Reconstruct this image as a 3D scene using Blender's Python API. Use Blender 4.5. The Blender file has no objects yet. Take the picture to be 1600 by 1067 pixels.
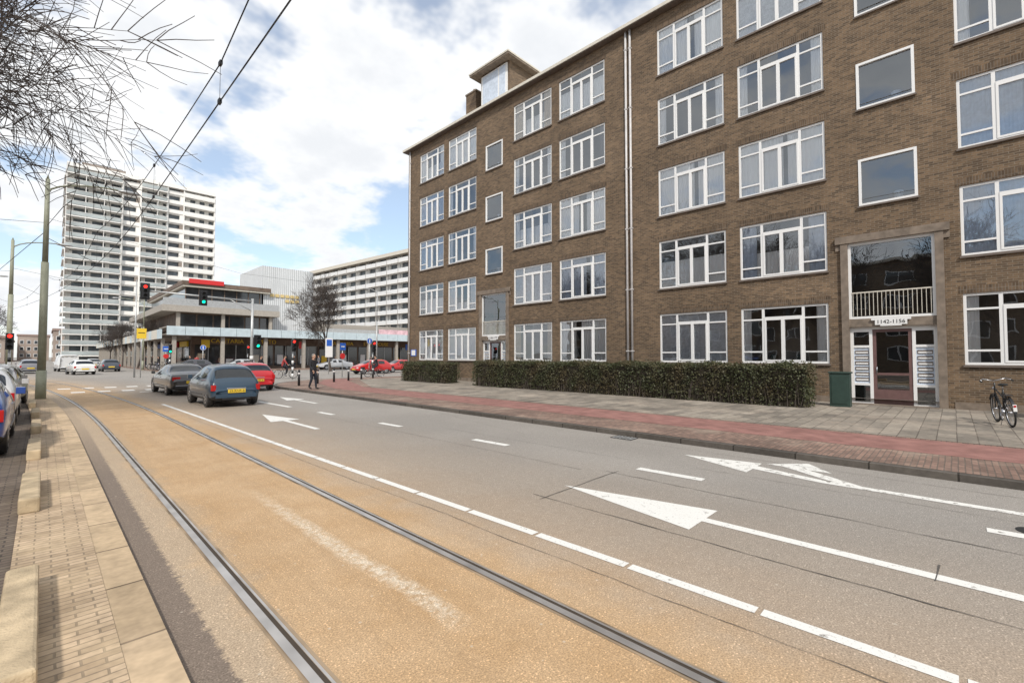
import bpy, math, random
import numpy as np
from mathutils import Vector, Matrix
R=random.Random(7)
sc=bpy.context.scene
sc.view_settings.view_transform='Standard'; sc.view_settings.look='None'; sc.view_settings.exposure=0
rad=math.radians
# ------------------------------------------------------------ materials
MATS={}
def N(nt,t,**kw):
    n=nt.nodes.new(t)
    for k,v in kw.items(): setattr(n,k,v)
    return n
def base(name):
    m=bpy.data.materials.new(name); m.use_nodes=True
    nt=m.node_tree; b=nt.nodes['Principled BSDF']; return m,nt,b
def coords(nt,axes=None):
    tc=N(nt,'ShaderNodeTexCoord')
    if axes is None: return tc.outputs['Object']
    s=N(nt,'ShaderNodeSeparateXYZ'); nt.links.new(tc.outputs['Object'],s.inputs[0])
    c=N(nt,'ShaderNodeCombineXYZ')
    for i,a in enumerate(axes): nt.links.new(s.outputs['XYZ'.index(a.upper())],c.inputs[i])
    return c.outputs[0]
def noise(nt,vec,scale,detail=2,rough=.55):
    n=N(nt,'ShaderNodeTexNoise'); n.inputs['Scale'].default_value=scale; n.inputs['Detail'].default_value=detail
    n.inputs['Roughness'].default_value=rough; nt.links.new(vec,n.inputs['Vector']); return n.outputs['Fac']
def maprange(nt,v,a,b,c,d,smooth=False):
    n=N(nt,'ShaderNodeMapRange'); 
    if smooth: n.interpolation_type='SMOOTHSTEP'
    for i,x in zip((1,2,3,4),(a,b,c,d)): n.inputs[i].default_value=x
    nt.links.new(v,n.inputs[0]); return n.outputs[0]
def math_(nt,op,a,b=None):
    n=N(nt,'ShaderNodeMath',operation=op)
    for i,x in enumerate((a,b)):
        if x is None: continue
        if isinstance(x,(int,float)): n.inputs[i].default_value=x
        else: nt.links.new(x,n.inputs[i])
    return n.outputs[0]
def mixc(nt,f,a,b,mode='MIX'):
    n=N(nt,'ShaderNodeMix',data_type='RGBA',blend_type=mode)
    for i,x in ((0,f),(6,a),(7,b)):
        if isinstance(x,(int,float)): n.inputs[i].default_value=x
        elif isinstance(x,tuple): n.inputs[i].default_value=(*x[:3],1)
        else: nt.links.new(x,n.inputs[i])
    return n.outputs[2]
def bump(nt,b,h,strength=.3,dist=.01):
    n=N(nt,'ShaderNodeBump'); n.inputs['Strength'].default_value=strength; n.inputs['Distance'].default_value=dist
    nt.links.new(h,n.inputs['Height']); nt.links.new(n.outputs[0],b.inputs['Normal'])
def mat(name,col,rough=.6,metal=0,ns=6,na=.12,bmp=0,spec=.5,coat=0):
    if name in MATS: return MATS[name]
    m,nt,b=base(name)
    if na>.05:
        v=coords(nt)
        f=noise(nt,v,ns,2)
        k=maprange(nt,f,.3,.7,1-na,1+na)
        mx=N(nt,'ShaderNodeVectorMath',operation='SCALE'); mx.inputs[0].default_value=col; nt.links.new(k,mx.inputs['Scale'])
        nt.links.new(mx.outputs[0],b.inputs['Base Color'])
        if bmp: bump(nt,b,noise(nt,v,ns*12,1),bmp,.01)
    else: b.inputs['Base Color'].default_value=(*col,1)
    b.inputs['Roughness'].default_value=rough; b.inputs['Metallic'].default_value=metal
    b.inputs['Specular IOR Level'].default_value=spec; b.inputs['Coat Weight'].default_value=coat
    if coat: b.inputs['Coat Roughness'].default_value=.04
    MATS[name]=m; return m
def emat(name,col,st):
    m,nt,b=base(name); b.inputs['Base Color'].default_value=(*col,1); b.inputs['Emission Color'].default_value=(*col,1); b.inputs['Emission Strength'].default_value=st
    return m
def brick(name,c1,c2,mo,axes,bw,rh,ms=.008,rough=.85,big=.25,bs=.5,offset=.5,c3=None,warp=.02):
    m,nt,b=base(name); v=coords(nt,axes)
    t=N(nt,'ShaderNodeTexBrick'); t.offset=offset
    t.inputs['Color1'].default_value=(*c1,1); t.inputs['Color2'].default_value=(*c2,1); t.inputs['Mortar'].default_value=(*mo,1)
    t.inputs['Scale'].default_value=1; t.inputs['Mortar Size'].default_value=ms; t.inputs['Mortar Smooth'].default_value=.3
    t.inputs['Brick Width'].default_value=bw; t.inputs['Row Height'].default_value=rh; t.inputs['Bias'].default_value=0
    if warp:
        nv=N(nt,'ShaderNodeVectorMath',operation='ADD'); nt.links.new(v,nv.inputs[0])
        ntex=N(nt,'ShaderNodeTexNoise'); ntex.inputs['Scale'].default_value=1.3; ntex.inputs['Detail'].default_value=1; nt.links.new(v,ntex.inputs['Vector'])
        sc_=N(nt,'ShaderNodeVectorMath',operation='SCALE'); sc_.inputs['Scale'].default_value=warp; nt.links.new(ntex.outputs['Color'],sc_.inputs[0]); nt.links.new(sc_.outputs[0],nv.inputs[1])
        nt.links.new(nv.outputs[0],t.inputs['Vector'])
    else: nt.links.new(v,t.inputs['Vector'])
    k=maprange(nt,noise(nt,v,bs,3,.65),.3,.7,1-big,1+big)
    k2=maprange(nt,noise(nt,v,9,2,.7),.25,.75,.8,1.2)
    kk=math_(nt,'MULTIPLY',k,k2)
    col=t.outputs['Color']
    if c3: col=mixc(nt,maprange(nt,noise(nt,v,.8,3,.7),.5,.68,0,.6),col,c3)
    s=N(nt,'ShaderNodeVectorMath',operation='SCALE'); nt.links.new(col,s.inputs[0]); nt.links.new(kk,s.inputs['Scale'])
    nt.links.new(s.outputs[0],b.inputs['Base Color']); b.inputs['Roughness'].default_value=rough
    b.inputs['Specular IOR Level'].default_value=.25
    bump(nt,b,math_(nt,'SUBTRACT',1.0,t.outputs['Fac']),.5,.006)
    return m
BRICK=brick('facade_brick',(.205,.137,.083),(.094,.065,.043),(.20,.165,.125),'yzx',.22,.068,.009,big=.2,bs=.35,warp=0)
BRICKX=brick('facade_brick_side',(.20,.135,.085),(.10,.07,.047),(.20,.165,.125),'xzy',.22,.068,.009,big=.18,bs=.35,warp=0)
SOLDIER=brick('soldier_course',(.16,.11,.07),(.085,.06,.04),(.18,.15,.12),'yzx',.068,.24,.008,offset=0,warp=0)
PAVL=brick('clinker_paving',(.54,.41,.28),(.39,.29,.19),(.27,.21,.145),'xyz',.2,.066,.007,c3=(.58,.45,.29))
PARK=brick('dark_clinker_paving',(.20,.16,.12),(.13,.10,.08),(.08,.065,.055),'xyz',.2,.07,.008)
BSTRIP=brick('red_brick_paving',(.29,.19,.15),(.19,.13,.105),(.15,.12,.10),'xyz',.2,.075,.008,c3=(.36,.29,.23))
TILE=brick('concrete_tile_paving',(.33,.29,.24),(.19,.17,.145),(.14,.12,.10),'xyz',.6,.3,.01,c3=(.38,.32,.26))
KERBS=brick('kerb_stone',(.54,.41,.27),(.43,.325,.21),(.16,.12,.08),'xyz',4,.9,.012,c3=(.38,.29,.2))
DKERB=brick('dark_kerb_stone',(.13,.115,.10),(.09,.08,.07),(.04,.035,.03),'xyz',4,1.0,.014)

def road_mat():
    m,nt,b=base('road_asphalt'); v=coords(nt)
    s=N(nt,'ShaderNodeSeparateXYZ'); nt.links.new(v,s.inputs[0]); X,Y=s.outputs[0],s.outputs[1]
    q=math_(nt,'MAXIMUM',math_(nt,'SUBTRACT',Y,14),0); off=math_(nt,'MULTIPLY',math_(nt,'MULTIPLY',q,q),.0022)
    xx=math_(nt,'ADD',X,off)
    n1=noise(nt,v,1.2,4,.65); n2=noise(nt,v,90,1,.8); n3=noise(nt,v,.35,2); n4=noise(nt,v,14,3,.75)
    xs=math_(nt,'ADD',xx,math_(nt,'MULTIPLY',math_(nt,'SUBTRACT',n1,.5),1.0))
    f1=maprange(nt,xs,2.5,3.6,1,.40,True); f2=maprange(nt,xs,3.3,7.0,1,0,True)
    f=math_(nt,'MULTIPLY',f1,f2)
    f=math_(nt,'MULTIPLY',f,maprange(nt,Y,28,60,1,.25))
    asph=mixc(nt,maprange(nt,n3,.35,.65,0,1),(.29,.268,.242),(.335,.31,.28))
    sand=mixc(nt,maprange(nt,n1,.3,.7,0,1),(.47,.305,.16),(.57,.40,.24))
    sand=mixc(nt,maprange(nt,n4,.5,.75,0,.3),sand,(.36,.26,.17))
    # streaks running along the track
    mp=N(nt,'ShaderNodeMapping'); mp.inputs['Scale'].default_value=(7,.35,1); nt.links.new(v,mp.inputs['Vector'])
    st=maprange(nt,noise(nt,mp.outputs[0],1,3,.7),.45,.75,0,.45)
    sand=mixc(nt,st,sand,(.40,.275,.16))
    col=mixc(nt,f,asph,sand)
    w1=maprange(nt,math_(nt,'ABSOLUTE',math_(nt,'SUBTRACT',xs,5.0)),.3,1.6,.3,0,True)
    col=mixc(nt,w1,col,(.25,.23,.205))
    mm=math_(nt,'ABSOLUTE',math_(nt,'SUBTRACT',math_(nt,'ADD',X,math_(nt,'MULTIPLY',math_(nt,'SUBTRACT',n1,.5),.22)),1.95))
    ms=math_(nt,'MULTIPLY',maprange(nt,mm,.02,.11,1,0),math_(nt,'MULTIPLY',maprange(nt,Y,2.3,2.6,0,1),maprange(nt,Y,5,6.8,1,0)))
    ms=math_(nt,'MULTIPLY',ms,maprange(nt,n4,.38,.6,.15,1))
    col=mixc(nt,math_(nt,'MULTIPLY',ms,.8),col,(.70,.62,.50))
    lg=maprange(nt,xs,.95,1.25,.7,0)
    col=mixc(nt,lg,col,(.44,.36,.27))
    lm=maprange(nt,math_(nt,'ADD',xx,math_(nt,'MULTIPLY',math_(nt,'SUBTRACT',n4,.5),.14)),.77,.80,1,0)
    lm=math_(nt,'MULTIPLY',lm,maprange(nt,Y,9,16,1,.2))
    col=mixc(nt,lm,col,(.215,.17,.135))
    sp=maprange(nt,n2,.3,.7,.66,1.34)
    vo=N(nt,'ShaderNodeTexVoronoi'); vo.inputs['Scale'].default_value=42; nt.links.new(v,vo.inputs['Vector'])
    vs=maprange(nt,vo.outputs['Distance'],.05,.3,1.6,.93)
    k=math_(nt,'MULTIPLY',sp,vs)
    k=math_(nt,'MULTIPLY',k,maprange(nt,n4,.3,.7,.92,1.08))
    sv=N(nt,'ShaderNodeVectorMath',operation='SCALE'); nt.links.new(col,sv.inputs[0]); nt.links.new(k,sv.inputs['Scale'])
    vo2=N(nt,'ShaderNodeTexVoronoi'); vo2.inputs['Scale'].default_value=6; nt.links.new(v,vo2.inputs['Vector'])
    ch=maprange(nt,vo2.outputs['Distance'],.05,.075,.5,0)
    col=mixc(nt,ch,sv.outputs[0],(.6,.54,.45))
    nt.links.new(col,b.inputs['Base Color']); b.inputs['Roughness'].default_value=.8; b.inputs['Specular IOR Level'].default_value=.3
    return m
ROAD=road_mat()
def paint_mat(name,col,wear=.45,under=(.28,.26,.23)):
    m,nt,b=base(name); v=coords(nt)
    f=maprange(nt,noise(nt,v,9,5,.75),wear,wear+.07,0,1)
    f2=maprange(nt,noise(nt,v,60,2,.7),.3,.42,.55,1)
    k=mixc(nt,math_(nt,'MULTIPLY',f,f2),under,col); nt.links.new(k,b.inputs['Base Color']); b.inputs['Roughness'].default_value=.7
    return m
PAINT=paint_mat('road_paint',(.76,.75,.71),.34)
PAINTW=paint_mat('worn_road_paint',(.76,.75,.71),.385)
REDL=mat('red_cycle_asphalt',(.285,.15,.13),.85,ns=3,na=.2,bmp=.4,spec=.2)
CONC=mat('concrete',(.36,.30,.22),.85,ns=3,na=.2,bmp=.3)
CONCB=mat('concrete_block',(.47,.37,.24),.9,ns=5,na=.3,bmp=.6)
SURR=mat('stone_surround',(.20,.16,.125),.85,ns=4,na=.25,bmp=.3)
GROUND=mat('ground_paving',(.30,.28,.25),.9,ns=.3,na=.2)
WHITE=mat('white_frame_paint',(.78,.78,.77),.45,na=.04)
CREAM=mat('cream_paint',(.62,.58,.5),.6,na=.08)
SILL=mat('sill',(.15,.12,.10),.7)
PIPE=mat('pipe_grey_white',(.55,.53,.52),.5)
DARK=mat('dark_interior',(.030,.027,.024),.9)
ROOM=mat('room_wall',(.18,.16,.135),.9,ns=.4,na=.5)
CURT=mat('curtain_white',(.90,.90,.89),.9,na=.03)
CURTG=mat('curtain_grey_blue',(.55,.62,.72),.9)
CURTB=mat('curtain_beige',(.66,.56,.42),.9)
CURTD=mat('curtain_dark',(.14,.12,.12),.9)
BLIND=brick('venetian_blind',(.82,.84,.87),(.78,.80,.83),(.45,.47,.50),'yzx',8,.05,.009,big=.03,warp=0)
RAILST=mat('rail_steel',(.52,.49,.46),.38,metal=.7,ns=3,na=.2)
GROOVE=mat('rail_groove',(.06,.045,.032),.9)
RBED=mat('rail_bed_edge',(.30,.225,.15),.9,ns=2,na=.45)
JOINT=mat('bitumen',(.085,.078,.07),.6,na=.4)
POLEG=mat('pole_olive',(.30,.31,.23),.55,na=.1)
GALV=mat('galvanised_steel',(.45,.46,.46),.4,metal=.4)
BLACK=mat('black_paint',(.02,.02,.022),.4,na=.04)
RUB=mat('rubber',(.02,.02,.02),.8,na=.04)
ALU=mat('alloy',(.5,.5,.52),.3,metal=.9,na=.04)
MAROON=mat('maroon_door_paint',(.15,.085,.08),.45)
GREENB=mat('green_cabinet',(.028,.055,.045),.5)
BARK=mat('bark',(.10,.08,.068),.9,ns=8,na=.3)
TWIG=mat('twig_bark',(.075,.06,.052),.9,na=.04)
REDM=mat('red_paint',(.60,.03,.03),.4,na=.04)
YEL=mat('yellow_sign',(.80,.55,.04),.5,na=.04)
BLUE=mat('blue_sign',(.03,.12,.50),.4,na=.04)
WP=mat('white_panel',(.74,.75,.75),.6,na=.05)
GRN=emat('signal_green',(.0,.85,.45),2.5)
REDE=emat('signal_red',(.95,.03,.02),2.5)
TAIL=mat('tail_lamp',(.45,.01,.01),.2,na=.04)
LAMPW=mat('lamp_glass',(.7,.72,.75),.1,na=.04)
def glass_mat(name,base_fac,tint=(.9,.95,1.0),wob=.0):
    m,nt,b=base(name); nt.nodes.remove(b)
    o=nt.nodes['Material Output']
    g=N(nt,'ShaderNodeBsdfGlossy'); g.inputs['Roughness'].default_value=.0; g.inputs['Color'].default_value=(*tint,1)
    t=N(nt,'ShaderNodeBsdfTransparent'); t.inputs['Color'].default_value=(.98,.985,.99,1)
    fr=N(nt,'ShaderNodeFresnel'); fr.inputs['IOR'].default_value=1.5
    f=math_(nt,'ADD',math_(nt,'MULTIPLY',fr.outputs[0],1.5),base_fac)
    cl=N(nt,'ShaderNodeClamp'); nt.links.new(f,cl.inputs[0])
    mx=N(nt,'ShaderNodeMixShader'); nt.links.new(cl.outputs[0],mx.inputs[0]); nt.links.new(t.outputs[0],mx.inputs[1]); nt.links.new(g.outputs[0],mx.inputs[2])
    if wob:
        bp=N(nt,'ShaderNodeBump'); bp.inputs['Strength'].default_value=wob; bp.inputs['Distance'].default_value=.02
        nt.links.new(noise(nt,coords(nt),1.5,1),bp.inputs['Height']); nt.links.new(bp.outputs[0],g.inputs['Normal'])
    nt.links.new(mx.outputs[0],o.inputs[0]); return m
GLASS=glass_mat('window_glass',.13,wob=.12)
DGLASS=mat('dark_shop_glass',(.04,.045,.05),.06,ns=1,na=.3,spec=.9)
CGLASS=mat('car_glass',(.012,.015,.018),.04,spec=.9,na=.02)
# ------------------------------------------------------------ mesh builder
class MB:
    def __init__(s): s.v=[];s.f=[];s.m=[];s.mats=[];s.sm=[]
    def mi(s,m):
        if m not in s.mats: s.mats.append(m)
        return s.mats.index(m)
    def poly(s,pts,m,smooth=False):
        i=len(s.v); s.v+= [tuple(p) for p in pts]; s.f.append(tuple(range(i,i+len(pts)))); s.m.append(s.mi(m)); s.sm.append(smooth)
    def box(s,x0,x1,y0,y1,z0,z1,m,rz=0,c=None):
        i=len(s.v)
        pts=[(x,y,z) for z in(z0,z1) for y in(y0,y1) for x in(x0,x1)]
        if rz:
            cx,cy=c or ((x0+x1)/2,(y0+y1)/2); ca,sa=math.cos(rz),math.sin(rz)
            pts=[(cx+(x-cx)*ca-(y-cy)*sa,cy+(x-cx)*sa+(y-cy)*ca,z) for x,y,z in pts]
        s.v+=pts
        for f in((0,2,3,1),(4,5,7,6),(0,1,5,4),(2,6,7,3),(0,4,6,2),(1,3,7,5)):
            s.f.append(tuple(i+k for k in f)); s.m.append(s.mi(m)); s.sm.append(False)
    def cyl(s,a,b,r0,r1,m,n=10,cap=True,smooth=True):
        a=Vector(a);b=Vector(b);d=(b-a)
        if d.length<1e-6:return
        d.normalize(); u=d.orthogonal().normalized(); w=d.cross(u); i=len(s.v)
        for p,r in((a,r0),(b,r1)):
            for k in range(n):
                t=2*math.pi*k/n; s.v.append(tuple(p+u*(r*math.cos(t))+w*(r*math.sin(t))))
        mi=s.mi(m)
        for k in range(n):
            s.f.append((i+k,i+(k+1)%n,i+n+(k+1)%n,i+n+k)); s.m.append(mi); s.sm.append(smooth)
        if cap:
            s.f.append(tuple(i+k for k in reversed(range(n)))); s.m.append(mi); s.sm.append(False)
            s.f.append(tuple(i+n+k for k in range(n))); s.m.append(mi); s.sm.append(False)
    def tube(s,pts,r,m,n=8):
        for a,b in zip(pts[:-1],pts[1:]): s.cyl(a,b,r,r,m,n)
    def torus(s,c,axis,R_,r,m,n=24,k=6):
        c=Vector(c);ax=Vector(axis).normalized();u=ax.orthogonal().normalized();w=ax.cross(u);i=len(s.v);mi=s.mi(m)
        for a in range(n):
            t=2*math.pi*a/n; dr=u*math.cos(t)+w*math.sin(t)
            for b in range(k):
                p=2*math.pi*b/k; s.v.append(tuple(c+dr*(R_+r*math.cos(p))+ax*(r*math.sin(p))))
        for a in range(n):
            for b in range(k):
                s.f.append((i+a*k+b,i+((a+1)%n)*k+b,i+((a+1)%n)*k+(b+1)%k,i+a*k+(b+1)%k)); s.m.append(mi); s.sm.append(True)
    def ball(s,c,rx,ry,rz,m,n=12,k=8):
        i=len(s.v);mi=s.mi(m)
        for a in range(k+1):
            t=math.pi*a/k
            for b in range(n):
                p=2*math.pi*b/n; s.v.append((c[0]+rx*math.sin(t)*math.cos(p),c[1]+ry*math.sin(t)*math.sin(p),c[2]+rz*math.cos(t)))
        for a in range(k):
            for b in range(n):
                s.f.append((i+a*n+b,i+(a+1)*n+b,i+(a+1)*n+(b+1)%n,i+a*n+(b+1)%n)); s.m.append(mi); s.sm.append(True)
    def obj(s,name,parent=None,bevel=0):
        me=bpy.data.meshes.new(name); me.from_pydata(s.v,[],s.f)
        for m in s.mats: me.materials.append(m)
        me.polygons.foreach_set('material_index',s.m); me.polygons.foreach_set('use_smooth',s.sm); me.update()
        o=bpy.data.objects.new(name,me); sc.collection.objects.link(o)
        if parent: o.parent=parent
        if bevel:
            b=o.modifiers.new('b','BEVEL'); b.width=bevel; b.segments=2; b.limit_method='ANGLE'
        return o
def root(name,loc=(0,0,0),rz=0):
    e=bpy.data.objects.new(name,None); e.empty_display_size=.5; e.location=loc; e.rotation_euler=(0,0,rz); sc.collection.objects.link(e); return e
def text(s,size,loc,rot,m,parent,name='lettering',extr=.004,align='CENTER',sx=1):
    cu=bpy.data.curves.new(name,'FONT'); cu.body=s; cu.size=size; cu.align_x=align; cu.align_y='CENTER'; cu.extrude=extr
    cu.materials.append(m); o=bpy.data.objects.new(name,cu); sc.collection.objects.link(o); o.location=loc; o.rotation_euler=rot; o.scale=(sx,1,1)
    if parent:o.parent=parent
    return o
FX=(rad(90),0,rad(-90)); FY=(rad(90),0,0)
# ------------------------------------------------------------ ground
def off(y): return -.0022*max(y-14,0)**2
g=MB(); g.poly([(-1500,-1500,-.03),(1500,-1500,-.03),(1500,1500,-.03),(-1500,1500,-.03)],GROUND); g.obj('ground')
g=MB(); g.poly([(-60,-80,0),(90,-80,0),(90,420,0),(-60,420,0)],ROAD); g.obj('road')
def strip(mb,xa,xb,y0,y1,z,m,step=2.0,curve=True,side=0,fx=None):
    n=max(1,int((y1-y0)/step)); f=fx or (off if curve else (lambda y:0))
    for i in range(n):
        a=y0+(y1-y0)*i/n; b=y0+(y1-y0)*(i+1)/n
        mb.poly([(xa+f(a),a,z),(xb+f(a),a,z),(xb+f(b),b,z),(xa+f(b),b,z)],m)
        if side:
            mb.poly([(xb+f(a),a,z-side),(xb+f(b),b,z-side),(xb+f(b),b,z),(xb+f(a),a,z)],m)
p=MB(); strip(p,-.14,.36,-20,36,.055,PAVL); p.obj('clinker_pavement')
p=MB(); strip(p,.36,.58,-20,36,.05,KERBS,side=.05); p.obj('kerb')
p=MB(); strip(p,-12,-.14,-20,40,.03,PARK); p.obj('parking_pavement')
r=root('tram_track'); p=MB()
for x0 in(1.07,2.53):
    strip(p,x0-.05,x0+.095,-12,75,.003,RBED,1.5)
    strip(p,x0+.022,x0+.052,-12,75,.006,GROOVE,1.5)
    strip(p,x0-.032,x0+.022,-12,75,.012,RAILST,1.5)
    strip(p,x0+.052,x0+.068,-12,75,.010,RAILST,1.5)
p.obj('rails',r)
for i,y in enumerate((-4.0,-.35,3.3,7.25,10.9,14.6,18.3,22.0)):
    b=MB(); b.box(-.15+off(y),.02+off(y),y,y+1.65,.05,.215,CONCB); b.obj('concrete_kerb_block',bevel=.02)
# markings
mk=root('road_markings'); p=MB()
lx=lambda y:3.5-.018*y
y=-8.0
while y<20.4:
    p.poly([(lx(y)-.05,y+.02,.004),(lx(y)+.05,y+.02,.004),(lx(y+1)+.05,y+.985,.004),(lx(y+1)-.05,y+.985,.004)],PAINT); y+=1
dx=lambda y:6.7-.04*y
for y0,y1 in((-8.5,-7.5),(-4.9,-3.9),(-1.1,-.2),(2.6,3.6),(6.37,7.35),(10,10.95),(13.5,14.45),(16.6,19.5),(20.5,24)):
    p.poly([(dx(y0)-.08,y0,.004),(dx(y0)+.08,y0,.004),(dx(y1)+.08,y1,.004),(dx(y1)-.08,y1,.004)],PAINT)
def arrow(cx,tip,basey,w,end,m,sw=.065,lean=0):
    p.poly([(cx-w/2+lean*.3,basey,.004),(cx+w/2+lean*.3,basey,.004),(cx+lean,tip,.004)],m)
    p.poly([(cx-sw,end,.004),(cx+sw,end,.004),(cx+sw,basey,.004),(cx-sw,basey,.004)],m)
arrow(5.0,3.85,1.97,.78,-4.5,PAINT)
arrow(4.68,15.1,13.2,.75,11.1,PAINT)
# combined straight-on / right-turn arrow, worn
p.poly([(7.56,-4.5,.004),(7.68,-4.5,.004),(7.74,1.35,.004),(7.58,1.35,.004)],PAINTW)
p.poly([(7.58,1.35,.004),(7.74,1.35,.004),(8.02,2.3,.004),(7.78,2.3,.004)],PAINTW)
p.poly([(7.48,2.3,.004),(8.26,2.3,.004),(8.04,3.5,.004)],PAINTW)
p.poly([(7.72,.9,.0043),(7.74,1.25,.0043),(8.28,2.0,.0043),(8.28,1.65,.0043)],PAINTW)
p.poly([(8.28,1.35,.0043),(8.28,2.25,.0043),(8.78,1.75,.0043)],PAINTW)
arrow(7.2,21.0,19.2,.7,17.2,PAINT)
for x in np.arange(1.0,9,.95): p.box(x,x+.5,30.5,31.3,.001,.004,PAINT)
for x in np.arange(0.6,9,.95): p.box(x,x+.5,34.3,35.1,.001,.004,PAINT)
p.box(3.4,8.8,28.9,29.15,.001,.004,PAINT)
p.obj('painted_lines',mk)
p=MB()
def seam(x0,y0,x1,y1,w=.012,m=JOINT,jit=.012):
    d=Vector((x1-x0,y1-y0)).normalized(); k=max(1,int(math.hypot(x1-x0,y1-y0)/.15)); pr=None; dr=0
    for i in range(k+1):
        ww=w*R.uniform(.4,1.2)/2; n=Vector((-d.y,d.x))*ww
        t=i/k; dr+=R.uniform(-jit,jit); dr*=.9; x=x0+(x1-x0)*t-d.y*dr; yy=y0+(y1-y0)*t+d.x*dr
        q=((x+n.x,yy+n.y,.0065),(x-n.x,yy-n.y,.0065))
        if pr: p.poly([pr[0],pr[1],q[1],q[0]],m)
        pr=q
seam(4.42,3.9,4.46,-6);seam(6.05,3.9,6.1,-6);seam(4.3,3.7,6.2,3.72);seam(4.9,.15,5.3,.12,.015);seam(4.5,-2.0,6.1,-2.05)
seam(7.2,3,7.3,-6,.008);seam(8.5,5,8.5,-5,.008);seam(3.0,16,3.3,-6,.006);seam(5.8,14,5.9,4.2,.007);seam(6.9,9,7.0,4,.007)
seam(7.6,7.0,8.8,12,.006,jit=.04)
p.obj('asphalt_seams',mk)
d=MB(); d.box(8.62,8.95,4.9,5.4,-.01,.008,RUB)
for i in range(6): d.box(8.64,8.93,4.93+i*.078,4.965+i*.078,.008,.014,GALV)
d.obj('drain_grate')
d=MB(); d.cyl((6.95,-.55,-.01),(6.95,-.55,.007),.14,.14,RUB,20); d.obj('manhole_cover')
def corner_poly(x0,ytop,r,z,n=10,xr=90,ybot=-80):
    pts=[(x0,ybot,z)]
    for i in range(n+1):
        a=math.pi-math.pi/2*i/n; pts.append((x0+r+r*math.cos(a),ytop-r+r*math.sin(a),z))
    pts+=[(xr,ytop,z),(xr,ybot,z)]; return pts
def slab(mb,pts,z0,m):
    mb.poly(list(reversed(pts)) ,m)
    for a,b in zip(pts,pts[1:]+pts[:1]): mb.poly([(a[0],a[1],z0),(b[0],b[1],z0),b,a],m)
p=MB(); slab(p,corner_poly(9.0,34,8,.10),-.02,DKERB); p.obj('kerb')
p=MB(); p.poly(list(reversed(corner_poly(9.16,33.84,7.85,.104))),BSTRIP); p.obj('brick_pavement')
p=MB(); p.poly([(10.55,-80,.108),(12.2,-80,.108),(12.2,23,.108),(10.55,23,.108)],REDL)
p.poly([(10.55,23,.108),(12.2,23,.108),(14.5,29.5,.108),(16.5,32.5,.108),(14.2,32.5,.108),(12.0,28.5,.108)],REDL); p.obj('cycle_path')
p=MB(); p.poly([(12.35,-80,.1085),(20.3,-80,.1085),(20.3,31,.1085),(16,31,.1085),(12.35,22.5,.1085)],TILE); p.obj('tiled_pavement')
p=MB(); p.box(-60,-7,62,300,-.02,.1,BSTRIP); p.box(9.2,90,62,420,-.02,.1,BSTRIP); p.obj('pavement')
# ------------------------------------------------------------ main apartment building
ab=root('brick_apartment_building'); FXX=20.0
wall=MB(); fr=MB(); gl=MB(); cu=MB(); tr=MB()
SZ=[1.5,4.9,8.3,11.68,15.03]; WH=2.22
Y0,Y1=-47.2,30.87; ROOFZ=17.95
centers=[21.0,1.5,-18.0,-37.5]
holes=[]; wins=[]; stairs=[]; ents=[]
for c in centers:
    for a,b in((1.75,4.75),(5.3,8.3),(-4.75,-1.75),(-8.3,-5.3)):
        if c+a<Y0 or c+b>Y1: continue
        for z in SZ: holes.append((c+a,c+b,z,z+WH)); wins.append(holes[-1])
    for z in(7.05,10.5,13.88): holes.append((c-.78,c+.78,z,z+1.66)); stairs.append(holes[-1])
    holes.append((c-1.35,c+1.35,.0,6.0)); ents.append(c)
ys=sorted({Y0,Y1,*[h[0] for h in holes],*[h[1] for h in holes]}); zs=sorted({0,ROOFZ,*[h[2] for h in holes],*[h[3] for h in holes]})
for i in range(len(ys)-1):
    for j in range(len(zs)-1):
        cy=(ys[i]+ys[i+1])/2; cz=(zs[j]+zs[j+1])/2
        if any(h[0]<cy<h[1] and h[2]<cz<h[3] for h in holes): continue
        wall.poly([(FXX,ys[i+1],zs[j]),(FXX,ys[i],zs[j]),(FXX,ys[i],zs[j+1]),(FXX,ys[i+1],zs[j+1])],BRICK)
for h in holes:
    a,b,z0,z1=h; D=.14
    wall.poly([(FXX,a,z0),(FXX+D,a,z0),(FXX+D,a,z1),(FXX,a,z1)],BRICKX); wall.poly([(FXX,b,z0),(FXX,b,z1),(FXX+D,b,z1),(FXX+D,b,z0)],BRICKX)
    wall.poly([(FXX,a,z0),(FXX,b,z0),(FXX+D,b,z0),(FXX+D,a,z0)],SILL); wall.poly([(FXX,a,z1),(FXX+D,a,z1),(FXX+D,b,z1),(FXX,b,z1)],BRICK)
for yy in(Y0,Y1): wall.poly([(FXX,yy,0),(31,yy,0),(31,yy,ROOFZ),(FXX,yy,ROOFZ)],BRICKX)
wall.poly([(31,Y0,0),(31,Y1,0),(31,Y1,ROOFZ),(31,Y0,ROOFZ)],BRICK)
wall.obj('walls',ab)
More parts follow.
